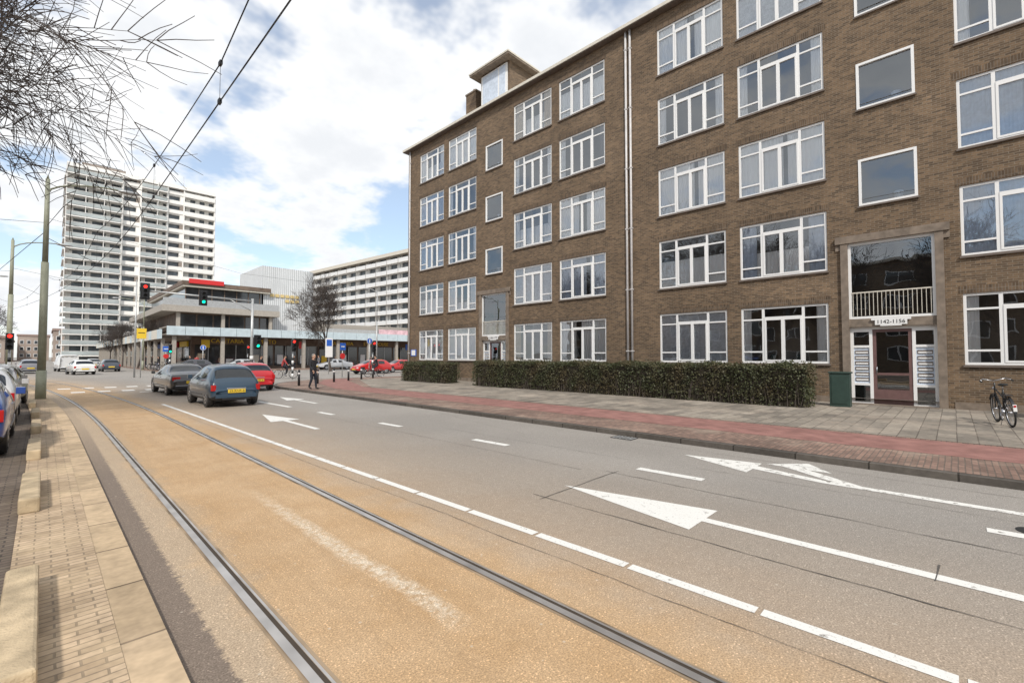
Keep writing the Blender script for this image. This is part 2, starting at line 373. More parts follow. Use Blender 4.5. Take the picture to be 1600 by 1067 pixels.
def hwin(y0,y1,z0,z1,kind):
    x=FXX+.04; f=.075
    W=y1-y0;H=z1-z0
    fr.box(x,x+.09,y0,y0+f,z0,z1,WHITE);fr.box(x,x+.09,y1-f,y1,z0,z1,WHITE)
    fr.box(x+.003,x+.09,y0+f,y1-f,z0,z0+f,WHITE);fr.box(x+.003,x+.09,y0+f,y1-f,z1-f,z1,WHITE)
    m1,m2,m3=y0+W*.27,y0+W*.5,y0+W*.73
    zt=z0+H*.78; zb=z0+H*.20
    for m in(m1,m3): fr.box(x+.006,x+.088,m-.045,m+.045,z0+f,z1-f,WHITE)
    fr.box(x+.009,x+.086,y0+f,m1-.045,zt-.03,zt+.03,WHITE);fr.box(x+.009,x+.086,m3+.045,y1-f,zt-.03,zt+.03,WHITE)
    zc=zt+.06
    fr.box(x-.01,x+.084,m1+.045,m3-.045,zc-.035,zc+.035,WHITE)
    fr.box(x+.009,x+.086,y0+f,m1-.045,zb-.03,zb+.03,WHITE);fr.box(x+.009,x+.086,m3+.045,y1-f,zb-.03,zb+.03,WHITE)
    for a,b in((m1+.045,m2),(m2,m3-.045)):
        fr.box(x-.012,x+.08,a,a+.06,z0+f,zc-.035,WHITE);fr.box(x-.012,x+.08,b-.06,b,z0+f,zc-.035,WHITE)
        fr.box(x-.010,x+.078,a+.06,b-.06,z0+f,z0+f+.06,WHITE);fr.box(x-.010,x+.078,a+.06,b-.06,zc-.1,zc-.035,WHITE)
    for a,b in((y0+f,m1),(m1,m2),(m2,m3),(m3,y1-f)):
        t1=R.uniform(-.008,.008); t2=R.uniform(-.012,.012)
        gl.poly([(x+.04+t1,b,z0+f),(x+.04-t1,a,z0+f),(x+.04-t1+t2,a,z1-f),(x+.04+t1+t2,b,z1-f)],GLASS)
    tr.box(FXX-.07,FXX+.04,y0-.04,y1+.04,z0-.075,z0-.003,SILL)
    tr.poly([(FXX-.004,y1+.1,z1+.005),(FXX-.004,y0-.1,z1+.005),(FXX-.004,y0-.1,z1+.235),(FXX-.004,y1+.1,z1+.235)],SOLDIER)
    def drape(a,b,za,zb_,m,amp=.018,wl=.16,xo=.15):
        n=max(4,int((b-a)/.04)); pr=None; ph=R.random()*6
        for i in range(n+1):
            yy=a+(b-a)*i/n; xx=FXX+xo+amp*math.sin(yy*2*math.pi/wl+ph)+amp*.5*math.sin(yy*17+ph)
            q=((xx,yy,za),(xx,yy,zb_))
            if pr: cu.poly([pr[0],q[0],q[1],pr[1]],m,True)
            pr=q
    if kind=='sheer':
        m=R.choice([CURT,CURT,CURTG]); 
        if R.random()<.4: drape(y0,y1,z0+.08,z1,m,.014)
        else:
            g0=R.uniform(.25,.55)*W; drape(y0,y0+g0,z0+.05,z1,m,.018); drape(y0+g0+R.uniform(.15,.5),y1,z0+.05,z1,m,.018)
    elif kind=='sides':
        w=R.uniform(.35,.8); m=R.choice([CURT,CURTB,CURTG,CURT]); drape(y0,y0+w,z0,z1,m); drape(y1-w,y1,z0,z1,m)
        if R.random()<.6: drape(y0,y1,z0,z0+R.uniform(.6,1.2),CURT,.015,.1,.21)
    elif kind=='half': drape(y0,y1,z0,z0+H*R.uniform(.45,.8),CURT,.012,.12)
    elif kind=='blind':
        zz=z0+R.choice([0,.0,.6]); cu.poly([(FXX+.145,y1,zz),(FXX+.145,y0,zz),(FXX+.145,y0,z1),(FXX+.145,y1,z1)],BLIND)
    elif kind=='open':
        drape(y0,y0+.4,z0,z1,R.choice([CURT,CURTD])); drape(y1-.35,y1,z0,z1,CURT)
    if R.random()<.5 and kind in('open','half','sides'):
        for _ in range(R.randint(1,3)):
            yy=R.uniform(y0+.9,y1-.9); cu.cyl((FXX+.26,yy,z0),(FXX+.26,yy,z0+.14),.03,.04,R.choice([WHITE,CURTB,REDM]),8); cu.ball((FXX+.26,yy,z0+.24),.05,.10,.13,GREENB,7,5)
kinds=['sheer','sheer','sides','sides','half','blind','open','half','sheer','open']
for w in wins: hwin(*w,R.choice(kinds))
for a,b,z0,z1 in stairs:
    x=FXX-.03;f=.08
    fr.box(x,x+.12,a,a+f,z0,z1,WHITE);fr.box(x,x+.12,b-f,b,z0,z1,WHITE);fr.box(x+.003,x+.12,a+f,b-f,z0,z0+f,WHITE);fr.box(x+.003,x+.12,a+f,b-f,z1-f,z1,WHITE)
    gl.poly([(x+.08,b-f,z0+f),(x+.08,a+f,z0+f),(x+.08,a+f,z1-f),(x+.08,b-f,z1-f)],GLASS)
    tr.box(FXX-.08,FXX-.031,a-.04,b+.04,z0-.06,z0-.003,SILL)
    if R.random()<.5: cu.cyl((FXX+.22,a+.5,z0+.08),(FXX+.22,a+.5,z0+.35),.1,.14,CURTG,10)
cu.poly([(21.6,Y1-.05,0),(21.6,Y0+.05,0),(21.6,Y0+.05,ROOFZ-.1),(21.6,Y1-.05,ROOFZ-.1)],ROOM)
for z in(.3,3.95,7.3,10.7,14.1): cu.poly([(20.02,Y0+.1,z),(21.6,Y0+.1,z),(21.6,Y1-.1,z),(20.02,Y1-.1,z)],ROOM)
for k,c in enumerate(ents):
    x=FXX
    for s in(-1,1):
        a,b=sorted((c+s*1.35,c+s*1.14)); tr.box(x-.10,x+.34,a,b,0.09,5.78,SURR)
        a,b=sorted((c+s*1.5,c+s*1.35)); tr.box(x-.05,x+.02,a,b,5.55,5.98,SURR)
    tr.box(x-.13,x+.36,c-1.5,c+1.5,5.78,6.04,SURR)
    tr.box(x-.02,x+1.2,c-1.14,c+1.14,2.80,3.08,SURR)
    fr.box(x+.0,x+.10,c-1.14,c-1.06,3.08,5.78,WHITE);fr.box(x+.0,x+.10,c+1.06,c+1.14,3.08,5.78,WHITE)
    fr.box(x+.003,x+.10,c-1.06,c+1.06,5.68,5.78,WHITE);fr.box(x+.003,x+.10,c-1.06,c+1.06,3.08,3.16,WHITE)
    gl.poly([(x+.06,c+1.06,3.16),(x+.06,c-1.06,3.16),(x+.06,c-1.06,5.68),(x+.06,c+1.06,5.68)],GLASS)
    for i in range(19):
        yy=c-1.02+i*2.04/18; fr.box(x-.005,x+.012,yy-.008,yy+.008,3.18,3.98,CREAM)
    fr.box(x-.008,x+.016,c-1.06,c+1.06,3.98,4.02,CREAM)
    xd=x+.12
    fr.box(xd,xd+.1,c-1.14,c+1.14,2.70,2.80,WHITE)
    for s in(-1,1):
        o=c+s*1.10;i_=c+s*.56
        a,b=sorted((o+s*.04,o-s*.05)); fr.box(xd-.003,xd+.1,a,b,.1,2.70,WHITE)
        a,b=sorted((i_-s*.04,i_+s*.05)); fr.box(xd-.003,xd+.1,a,b,.1,2.70,WHITE)
        a,b=sorted((o-s*.05,i_+s*.05))
        for z in(.1,.75,2.05+.02,2.62): fr.box(xd,xd+.1,a,b,z,z+.08,WHITE)
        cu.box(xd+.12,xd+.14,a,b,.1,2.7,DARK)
        gl.poly([(xd+.05,b,.18),(xd+.05,a,.18),(xd+.05,a,.75),(xd+.05,b,.75)],GLASS)
        gl.poly([(xd+.05,b,2.15),(xd+.05,a,2.15),(xd+.05,a,2.62),(xd+.05,b,2.62)],GLASS)
        fr.box(xd+.04,xd+.09,a,b,.83,2.07,CURTG)
        for q in range(6): fr.box(xd+.02,xd+.04,a+.03,b-.03,.90+q*.19,.90+q*.19+.12,SILL); fr.box(xd+.012,xd+.02,a+.05,b-.05,.92+q*.19,.97+q*.19,WHITE)
    a,b=c-.52,c+.52
    fr.box(xd+.02,xd+.08,a,a+.1,.12,2.70,MAROON);fr.box(xd+.02,xd+.08,b-.1,b,.12,2.70,MAROON)
    fr.box(xd+.022,xd+.08,a+.1,b-.1,.12,.62,MAROON);fr.box(xd+.022,xd+.08,a+.1,b-.1,2.6,2.70,MAROON);fr.box(xd+.022,xd+.08,a+.1,b-.1,1.12,1.2,MAROON)
    gl.poly([(xd+.05,b-.1,.62),(xd+.05,a+.1,.62),(xd+.05,a+.1,2.6),(xd+.05,b-.1,2.6)],GLASS)
    fr.cyl((xd,c+.42,1.15),(xd,c+.42,1.4),.012,.012,ALU,6)
    tr.box(x-.35,x+.12,c-1.14,c+1.14,.0,.13,SURR)
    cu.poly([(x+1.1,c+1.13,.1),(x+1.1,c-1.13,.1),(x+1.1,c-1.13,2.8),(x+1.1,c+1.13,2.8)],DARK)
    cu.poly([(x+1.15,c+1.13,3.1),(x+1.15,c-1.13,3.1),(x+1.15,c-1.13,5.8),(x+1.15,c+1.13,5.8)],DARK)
    cu.poly([(x+.3,c+1.13,.125),(x+1.1,c+1.13,.125),(x+1.1,c-1.13,.125),(x+.3,c-1.13,.125)],SURR)
    fr.box(x-.09,x-.05,c-.42,c+.42,2.84,3.04,WHITE); fr.box(x-.088,x-.05,c-.28,c+.28,2.80,2.84,WHITE); fr.box(x-.088,x-.05,c-.52,c+.52,3.0,3.07,WHITE)
    text({0:'1158-1172',1:'1142-1156',2:'1126-1140',3:'1110-1124'}[k],.175,(x-.094,c,2.94),FX,BLACK,ab,'number_lettering')
tr.box(FXX-.34,31.4,Y0-.3,Y1+.3,ROOFZ,ROOFZ+.04,SILL); tr.box(FXX-.38,31.44,Y0-.34,Y1+.34,ROOFZ+.04,ROOFZ+.2,CREAM)
for yy in(11.42,11.18,30.55,-8.2):
    tr.cyl((FXX-.09,yy,.1),(FXX-.09,yy,ROOFZ),.055,.055,PIPE,8)
    for z in range(2,18,3): tr.box(FXX-.15,FXX-.02,yy-.07,yy+.07,z,z+.05,PIPE)
for a,b in((Y0,-39.0),(-36,-19.5),(-16.5,0),(3.0,19.5),(22.5,Y1)): tr.box(FXX-.02,FXX+.01,a,b,.05,.32,SURR)
for c in centers:
    o=c-21.0
    tr.box(21.0,24.2,20.6+o,23.4+o,ROOFZ+.2,21.3,BRICKX)
    tr.box(20.4,24.6,20.15+o,23.95+o,21.3,21.42,SURR); tr.box(20.36,24.64,20.11+o,23.99+o,21.42,21.52,CREAM)
    fr.box(20.90,20.998,20.75+o,23.25+o,18.6,21.2,WHITE)
    for a,b in((20.9,21.45),(21.6,23.1)): fr.box(20.88,20.90,a+o,b+o,18.8,21.1,CURTG)
    tr.box(21.4,22.6,24.4+o,25.5+o,ROOFZ+.2,21.0,BRICKX); tr.box(21.35,22.65,24.35+o,25.55+o,21.0,21.1,SURR); 
    for q in range(2): tr.cyl((21.7+.5*q,24.9+o,21.1),(21.7+.5*q,24.9+o,21.4),.12,.1,SURR,8)
fr.obj('window_frames',ab);gl.obj('window_glass',ab);cu.obj('curtains_and_interiors',ab);tr.obj('trim_and_roof',ab)
s=MB(); s.box(FXX-.03,FXX-.002,29.65,30.35,1.8,2.3,BLUE)
s.box(FXX-.035,FXX-.03,29.75,30.25,1.85,2.25,WHITE); s.obj('wall_plate',ab)
# ------------------------------------------------------------ hedges
def leaf_mat(name,c1,c2):
    m,nt,b=base(name); v=coords(nt)
    f=noise(nt,v,14,2,.8); g_=noise(nt,v,1.2,2)
    c=mixc(nt,maprange(nt,f,.35,.65,0,1),c1,c2); c=mixc(nt,maprange(nt,g_,.45,.65,0,.7),c,(.10,.07,.035))
    nt.links.new(c,b.inputs['Base Color']); b.inputs['Roughness'].default_value=.6; return m
LEAF=leaf_mat('hedge_leaves',(.022,.030,.012),(.085,.09,.035))
HCORE=mat('hedge_core',(.025,.020,.012),.95,na=.04)
rng=np.random.default_rng(3)
def hedge(x0,x1,y0,y1,h,n):
    rt=root('hedge'); c=MB()
    c.box(x0+.13,x1-.13,y0+.13,y1-.13,.1,h-.12,HCORE)
    for i in range(int((y1-y0)*9)):
        yy=R.uniform(y0+.1,y1-.1); c.cyl((x0+R.uniform(.02,.12),yy,.1),(x0+R.uniform(.0,.1),yy+R.uniform(-.15,.15),R.uniform(.4,.9)),.012,.006,BARK,4,False)
    c.obj('core',rt)
    L,W=y1-y0,x1-x0; areas=np.array([L*h,L*h*.5,L*W*1.2,W*h,W*h]); k=rng.choice(5,n,p=areas/areas.sum())
    u=rng.random(n);v=rng.random(n); d=rng.normal(.03,.06,n)
    P=np.zeros((n,3))
    P[:,1]=y0+L*u; P[:,2]=.12+(h-.1)*v; P[:,0]=x0+d
    m=k==1; P[m,0]=x1-d[m]
    m=k==2; P[m,0]=x0+W*v[m]; P[m,2]=h-d[m]
    m=k==3; P[m,0]=x0+W*u[m]; P[m,1]=y0+d[m]
    m=k==4; P[m,0]=x0+W*u[m]; P[m,1]=y1-d[m]
    bumpy=.06*np.sin(P[:,1]*2.1)+.05*np.sin(P[:,1]*5.3+P[:,2]*3)
    P[:,0]+=np.where(k==0,bumpy,0); P[:,2]+=np.where(P[:,2]>h-.25,bumpy*.7,0)
    keep=(P[:,2]>.35)|(rng.random(n)<.45); P=P[keep]; n=len(P)
    A=rng.normal(size=(n,3));A/=np.linalg.norm(A,axis=1)[:,None];B=rng.normal(size=(n,3));B=np.cross(A,B);B/=np.linalg.norm(B,axis=1)[:,None]
    s=rng.uniform(.022,.05,(n,1)); V=np.stack([P-A*s,P+B*s*.6,P+A*s,P-B*s*.6],1).reshape(-1,3)
    me=bpy.data.meshes.new('leaves'); me.from_pydata(V.tolist(),[],np.arange(4*n).reshape(-1,4).tolist()); me.materials.append(LEAF)
    o=bpy.data.objects.new('leaves',me); sc.collection.objects.link(o); o.parent=rt
hedge(17.0,18.3,3.4,19.6,1.45,42000); hedge(17.1,18.3,22.3,27.2,1.35,11000); hedge(17.9,18.9,-16,-1.9,1.4,22000)
b=MB(); b.box(18.3,18.7,2.45,3.0,.1,1.2,GREENB); b.box(18.27,18.73,2.42,3.03,1.2,1.25,GREENB); b.box(18.285,18.3,2.50,2.95,.2,1.12,GREENB); b.obj('utility_cabinet',bevel=.01)
# ------------------------------------------------------------ trees (bare)
def tree_mesh(seed,H,Rad,spread,trunk_r,levels=6,first=.35,upward=.35,droop=0,kids=2,tw=.006,name='branches',segs=4,dec=(.6,.8),pct=95):
    q=random.Random(seed); mb=MB()
    def grow(p,d,L,r,lev):
        n=segs if lev<levels else 3
        cur=Vector((q.gauss(0,.07),q.gauss(0,.07),q.gauss(0,.05)))
        for i in range(n):
            d2=(d+cur+Vector((q.gauss(0,.07),q.gauss(0,.07),q.gauss(0,.06)+(.06 if lev in(1,2) else 0)-droop*(lev>2)))).normalized()
            p2=p+d2*(L/n); r2=max(tw*.5,r*.87)
            mb.cyl(p,p2,r,r2,BARK if lev<3 else TWIG,8 if lev<2 else (5 if lev<4 else 3),cap=False)
            if lev>0 and lev<levels and 0<i<n-1 or (lev==0 and i>=n-2 and i<n-1):
                sd=d2.orthogonal().normalized(); sd.rotate(Matrix.Rotation(q.uniform(0,6.28),3,d2))
                grow(p2,(d2*.75+sd*.8+Vector((0,0,.12))).normalized(),L*q.uniform(.5,.72),max(tw,r2*.5),lev+1)
            p,d,r=p2,d2,r2
        if lev<levels:
            k=kids+ (3 if lev==0 else 0); a0=q.uniform(0,6.28)
            for i in range(k):
                sd=d.orthogonal().normalized(); sd.rotate(Matrix.Rotation(a0+6.28*i/k+q.uniform(-.4,.4),3,d))
                t=q.uniform(.35,.85)*spread
                grow(p,(d*(1.0)+sd*t+Vector((0,0,upward*.25))).normalized(),L*q.uniform(*dec),max(tw,r*q.uniform(.55,.75)),lev+1)
    grow(Vector((0,0,0)),Vector((0,0,1)),H*first,trunk_r,0)
    V=np.array(mb.v); rr=np.hypot(V[:,0],V[:,1]); k=Rad/np.percentile(rr,pct); kz=H/np.percentile(V[:,2],99)
    blend=np.clip(V[:,2]/(H*.2),0,1)[:,None]; V[:,:2]*=(1+(k-1)*blend); V[:,2]*=kz
    me=bpy.data.meshes.new(name); me.from_pydata(V.tolist(),[],mb.f)
    for m in mb.mats: me.materials.append(m)
    me.polygons.foreach_set('material_index',mb.m); me.polygons.foreach_set('use_smooth',mb.sm); me.update(); return me
TA=tree_mesh(11,15.0,5.6,1.05,.24,levels=5,first=.26,upward=.25,droop=.04,kids=3,tw=.010,name='branches_large',dec=(.68,.86),pct=88,segs=5)
TB=tree_mesh(5,10,4.2,.9,.18,levels=5,first=.28,upward=.5,kids=3,tw=.012,name='branches_small',dec=(.62,.8))
def tree(me,x,y,s=1,rz=0,z=.03):
    o=bpy.data.objects.new('bare_tree',me); sc.collection.objects.link(o); o.location=(x,y,z); o.scale=(s,s,s); o.rotation_euler=(0,0,rz)
tree(TA,-5.3,19.0,1.0,2.2)
tree(TB,-13,8,1.2,2.6); tree(TB,-13.5,-3,1.3,4.0); tree(TB,-13,16,1.4,1.0); tree(TB,-13,28,1.4,3.0); tree(TB,-13,-14,1.3,1); tree(TB,-13.5,38,1.3,2)
tree(TB,24,53.5,1.05,0,.0); tree(TB,9.5,84,.7,2); tree(TB,9.3,100,.75,4);tree(TB,9.2,118,.75,1);tree(TB,-8,70,1.0,1);tree(TB,-8,95,1.0,3);tree(TB,-9,130,1.1,5)
ob=root('reflection_terrace_building'); o_=MB(); o_.box(-42,-30,-45,55,0,13,BRICK)  # unseen row across the street, added for the window reflections
for y in np.arange(-43,53,4.2):
    for z in(1.2,4.3,7.4,10.3):
        o_.box(-30,-29.96,y,y+2.6,z,z+1.7,WHITE); o_.box(-29.96,-29.93,y+.12,y+1.22,z+.12,z+1.58,DGLASS); o_.box(-29.96,-29.93,y+1.38,y+2.48,z+.12,z+1.58,DGLASS)
o_.box(-42.3,-29.7,-45.3,55.3,13,13.3,CREAM); o_.obj('walls',ob)
# ------------------------------------------------------------ high-rise
hr=root('high_rise_apartment_tower'); m=MB(); ty=163.0; tx0,tx1=3.2,36; FH=2.78; nf=18
GR=mat('tower_window',(.11,.13,.15),.12,ns=.4,na=.5); RAILG=mat('balcony_glass_panel',(.38,.42,.42),.3,ns=.3,na=.2); BRP=mat('brown_panel',(.26,.22,.19),.7); WHT=mat('tower_white',(.80,.79,.76),.7,na=.05)
m.box(tx0+1.5,tx1-.3,ty+1.6,ty+16,0,nf*FH+1.0,GR); 
secs=[(tx0,tx0+11,'bal'),(tx0+11,tx0+15,'win'),(tx0+15,tx0+21,'bal'),(tx0+21,tx0+25,'win'),(tx0+25,tx1,'bal2')]
for f in range(nf):
    z=f*FH+2.0
    m.box(tx0+.2,tx1,ty+.6,ty+1.6,z-.25,z+.1,WHT)
    for a,b,k in secs:
        if k=='win':
            m.box(a,b,ty+.3,ty+1.5,z+.1,z+1.15,WHT)
            m.box(a+.0,a+.4,ty+.3,ty+1.5,z+1.15,z+FH-.25,WHT)
            m.box(b-.9,b,ty+.3,ty+1.5,z+1.15,z+FH-.25,BRP if f%2 else WHT)
        elif k=='bal':
            m.box(a,b,ty-1.0,ty+.6,z-.2,z+.05,WHT); m.box(a+.1,b-.1,ty-.98,ty-.93,z+.15,z+1.1,RAILG)
            m.box(a,b,ty-1.0,ty-.92,z+1.1,z+1.17,WHT)
            for x in np.arange(a+.6,b-.5,3.66): m.box(x,x+.9,ty+1.3,ty+1.58,z+.1,z+FH-.25,WHT)
            for x in np.arange(a,b,3.66): m.box(x,x+.12,ty-.9,ty+1.3,z+.05,z+FH-.2,WHT)
        else:
            m.box(a,b,ty-.4,ty+.6,z-.2,z+.05,WHT); m.box(a,b,ty-.35,ty-.3,z+.1,z+1.1,WHT)
            for x in np.arange(a+.6,b-.5,2.4): m.box(x,x+1.1,ty+1.3,ty+1.58,z+.1,z+FH-.25,WHT)
    m.box(tx0-.3,tx0+1.5,ty+2,ty+15,z-.2,z+.05,WHT); m.box(tx0-.25,tx0-.2,ty+2,ty+15,z+.1,z+1.1,RAILG)
for a,b,k in secs: m.box(b-.15,b+.15,ty-.2,ty+1.6,0,nf*FH+1.4,WHT)
m.box(tx0,tx1+.2,ty-.5,ty+16.2,nf*FH+1.0,nf*FH+2.0,WHT); m.box(tx0+3,tx0+12,ty+4,ty+12,nf*FH+2,nf*FH+4,BRP)
for x in(8,15,22,29): m.cyl((x,ty+6,nf*FH+2),(x,ty+6,nf*FH+7),.08,.05,GALV,5)
m.box(tx1,tx1+.35,ty+.5,ty+16,0,nf*FH+1.5,WHT)
m.obj('tower',hr)
sb=root('gallery_apartment_block',(70.5,84,0),math.atan2(6.5,70)); m=MB()
BL=95
m.box(1.5,14,0,BL,0,30,GR)
for f in range(10):
    z=2.4+f*2.85
    m.box(-.1,1.5,0,BL,z-.2,z+.05,WHT); m.box(-.1,-.02,0,BL,z+.05,z+.95,WP)
    for y in np.arange(0,BL,5.2):
        m.box(.9,1.55,y,y+.25,z+.05,z+2.65,WHT); m.box(1.4,1.48,y+1.2,y+2.4,z+.05,z+2.6,WHT); m.box(1.4,1.47,y+3.1,y+4.2,z+.05,z+1.3,WHT)
        m.box(-.13,-.1,y,y+.15,z-.2,z+.95,BRP)
m.box(-.6,14.5,-.3,BL+.3,29.9,30.9,CREAM); m.box(-.3,14,-.25,0,0,29.9,WHT); m.obj('block',sb)
# ------------------------------------------------------------ shopping centre
sh=root('shopping_centre_building'); m=MB()
FASC=mat('fascia_panel',(.50,.59,.63),.5,ns=2,na=.1); SHB=mat('shop_brown',(.14,.10,.075),.7,ns=1,na=.3); GREYC=mat('mall_concrete',(.36,.33,.29),.8)
COR=brick('corrugated_cladding',(.66,.68,.69),(.62,.64,.65),(.40,.42,.43),'xzy',.28,50,.06,big=.05,offset=0,rough=.5,warp=0)
m.box(13.2,80,70,110,0,5.0,SHB); m.box(13.2,60,110,155,0,4.8,SHB)
for x in np.arange(13.6,78,3.2):
    m.box(x,x+2.9,69.9,70,.5,3.3,DGLASS); m.box(x+1.4,x+1.48,69.85,69.9,.5,3.3,GALV)
    m.box(x+.3,x+1.1,69.86,69.895,.7,R.uniform(1.2,2.4),R.choice([WP,CREAM,YEL,CURTB,REDM,WP]))
m.box(13.2,80,69.7,69.99,3.35,4.25,SHB)
m.box(10,82,65.8,70.2,4.32,4.5,GREYC); 
for x in np.arange(10,82,1.8): m.box(x,x+1.76,65.6,65.8,4.3,5.35,FASC)
m.box(10,82,65.8,71,5.2,5.3,GREYC)
for x in np.arange(10.6,80,5): m.box(x,x+.4,66.1,66.5,.1,4.32,GREYC)
m.box(9.6,13.3,70.2,156,3.9,4.1,GREYC)
for y in np.arange(66,156,2.0): m.box(9.4,9.6,y,y+1.95,3.85,4.95,CREAM if int(y)%3 else FASC)
for y in np.arange(67,156,5): m.box(9.7,10.05,y,y+.35,.1,3.9,GREYC)
for y in np.arange(70.6,150,4): m.box(13.1,13.2,y,y+3.6,.4,3.0,DGLASS)
cols=[YEL,REDM,WP,BLUE,WP,YEL,REDM,WP]
for i,y in enumerate(np.arange(71,150,6.0)): m.box(12.9,13.1,y,y+4.4,3.05,3.75,cols[i%8])
m.box(12.0,23,72,100,5.3,7.5,SHB)
for x in np.arange(12.3,22,1.9): m.box(x,x+1.7,71.9,72,5.6,7.3,DGLASS)
m.box(10.2,24,70.6,101,7.5,8.3,GREYC); m.box(10.3,24,70.7,70.75,8.3,9.2,GALV)
m.box(13.0,22.5,73,100,8.3,11.0,DGLASS)
for x in np.arange(13,22.5,1.5): m.box(x-.05,x+.05,72.9,73,8.3,11,SHB)
m.box(12.6,23.2,72.3,101,11.0,11.2,CREAM); m.box(12.5,23.3,72.2,101,11.2,11.75,SHB)
m.box(13.2,17.2,72.0,72.19,11.45,12.05,REDM)
for x in(12,17,23): m.box(x-.2,x+.2,71.2,71.6,5.3,7.5,GREYC)
tw=[(22.3,73)]+[(28.4+2*math.sin(a),75-2*math.cos(a)) for a in np.linspace(0,math.pi/2,8)]+[(30.4,84),(22.3,84)]
for a,b in zip(tw,tw[1:]+tw[:1]): m.poly([(a[0],a[1],5),(b[0],b[1],5),(b[0],b[1],15.2),(a[0],a[1],15.2)],COR)
m.poly([(a[0],a[1],15.2) for a in tw],WP)
m.box(40,79,70.4,70.6,5.3,6.4,mat('pink_banner',(.62,.42,.46),.7,ns=1.5,na=.3)); m.box(31,79,72,95,5.3,7.0,GREYC)
m.box(31,60,70.9,71,5.3,6.2,GALV)
m.obj('mall',sh)
GOLD=mat('gold_letters',(.62,.48,.22),.5)
k=MB()
for i,zz in enumerate((10.9,10.2)):
    for j in range(6): 
        if i==0 or j>2: k.box(23.4+j*.72,23.95+j*.72,72.85,72.97,zz-.22,zz+.22,GOLD)
k.obj('stand_in_mark',sh)
for x,tx in((17.2,'CAFETARIA'),(21.8,'KIPETTO'),(33,'CAFETARIA'),(39,'STEAKHOUSE'),(47,'BAKKERIJ')): text(tx,.75,(x,69.66,3.8),FY,YEL,sh,'shop_lettering',.02)
k=MB()
for x,c in((14.0,YEL),(26,REDM),(30,WP),(44,BLUE),(56,WP)): k.box(x,x+.9,68.5,68.6,2.9,3.9,c)
k.obj('hanging_signs',sh)
dr=root('distant_terraced_buildings'); m=MB(); RB=mat('hazy_distant_brick',(.34,.28,.24),.8,ns=.1,na=.2); RT=mat('roof_tile',(.30,.22,.19),.8)  # brick lightened and greyed: distance haze put into the colour
for i,(x0,x1,y0,y1,h) in enumerate(((-8,2,300,330,11),(2.5,9,230,260,11),(-14,-9,230,300,8),(11,40,260,300,14),(40,100,190,230,12))):
    m.box(x0,x1,y0,y1,0,h,RB); m.box(x0-.3,x1+.3,y0-.3,y1+.3,h,h+.8,RT)
    for z in np.arange(1.5,h-1.5,3):
        for x in np.arange(x0+.7,x1-1.2,2.2): m.box(x,x+1.3,y0-.06,y0,z,z+1.6,WP); m.box(x+.15,x+1.15,y0-.1,y0-.06,z+.15,z+1.45,DGLASS)
        for y in np.arange(y0+1,y1-2,3): m.box(x0-.06,x0,y,y+1.5,z,z+1.6,WP)
m.obj('terraces',dr)
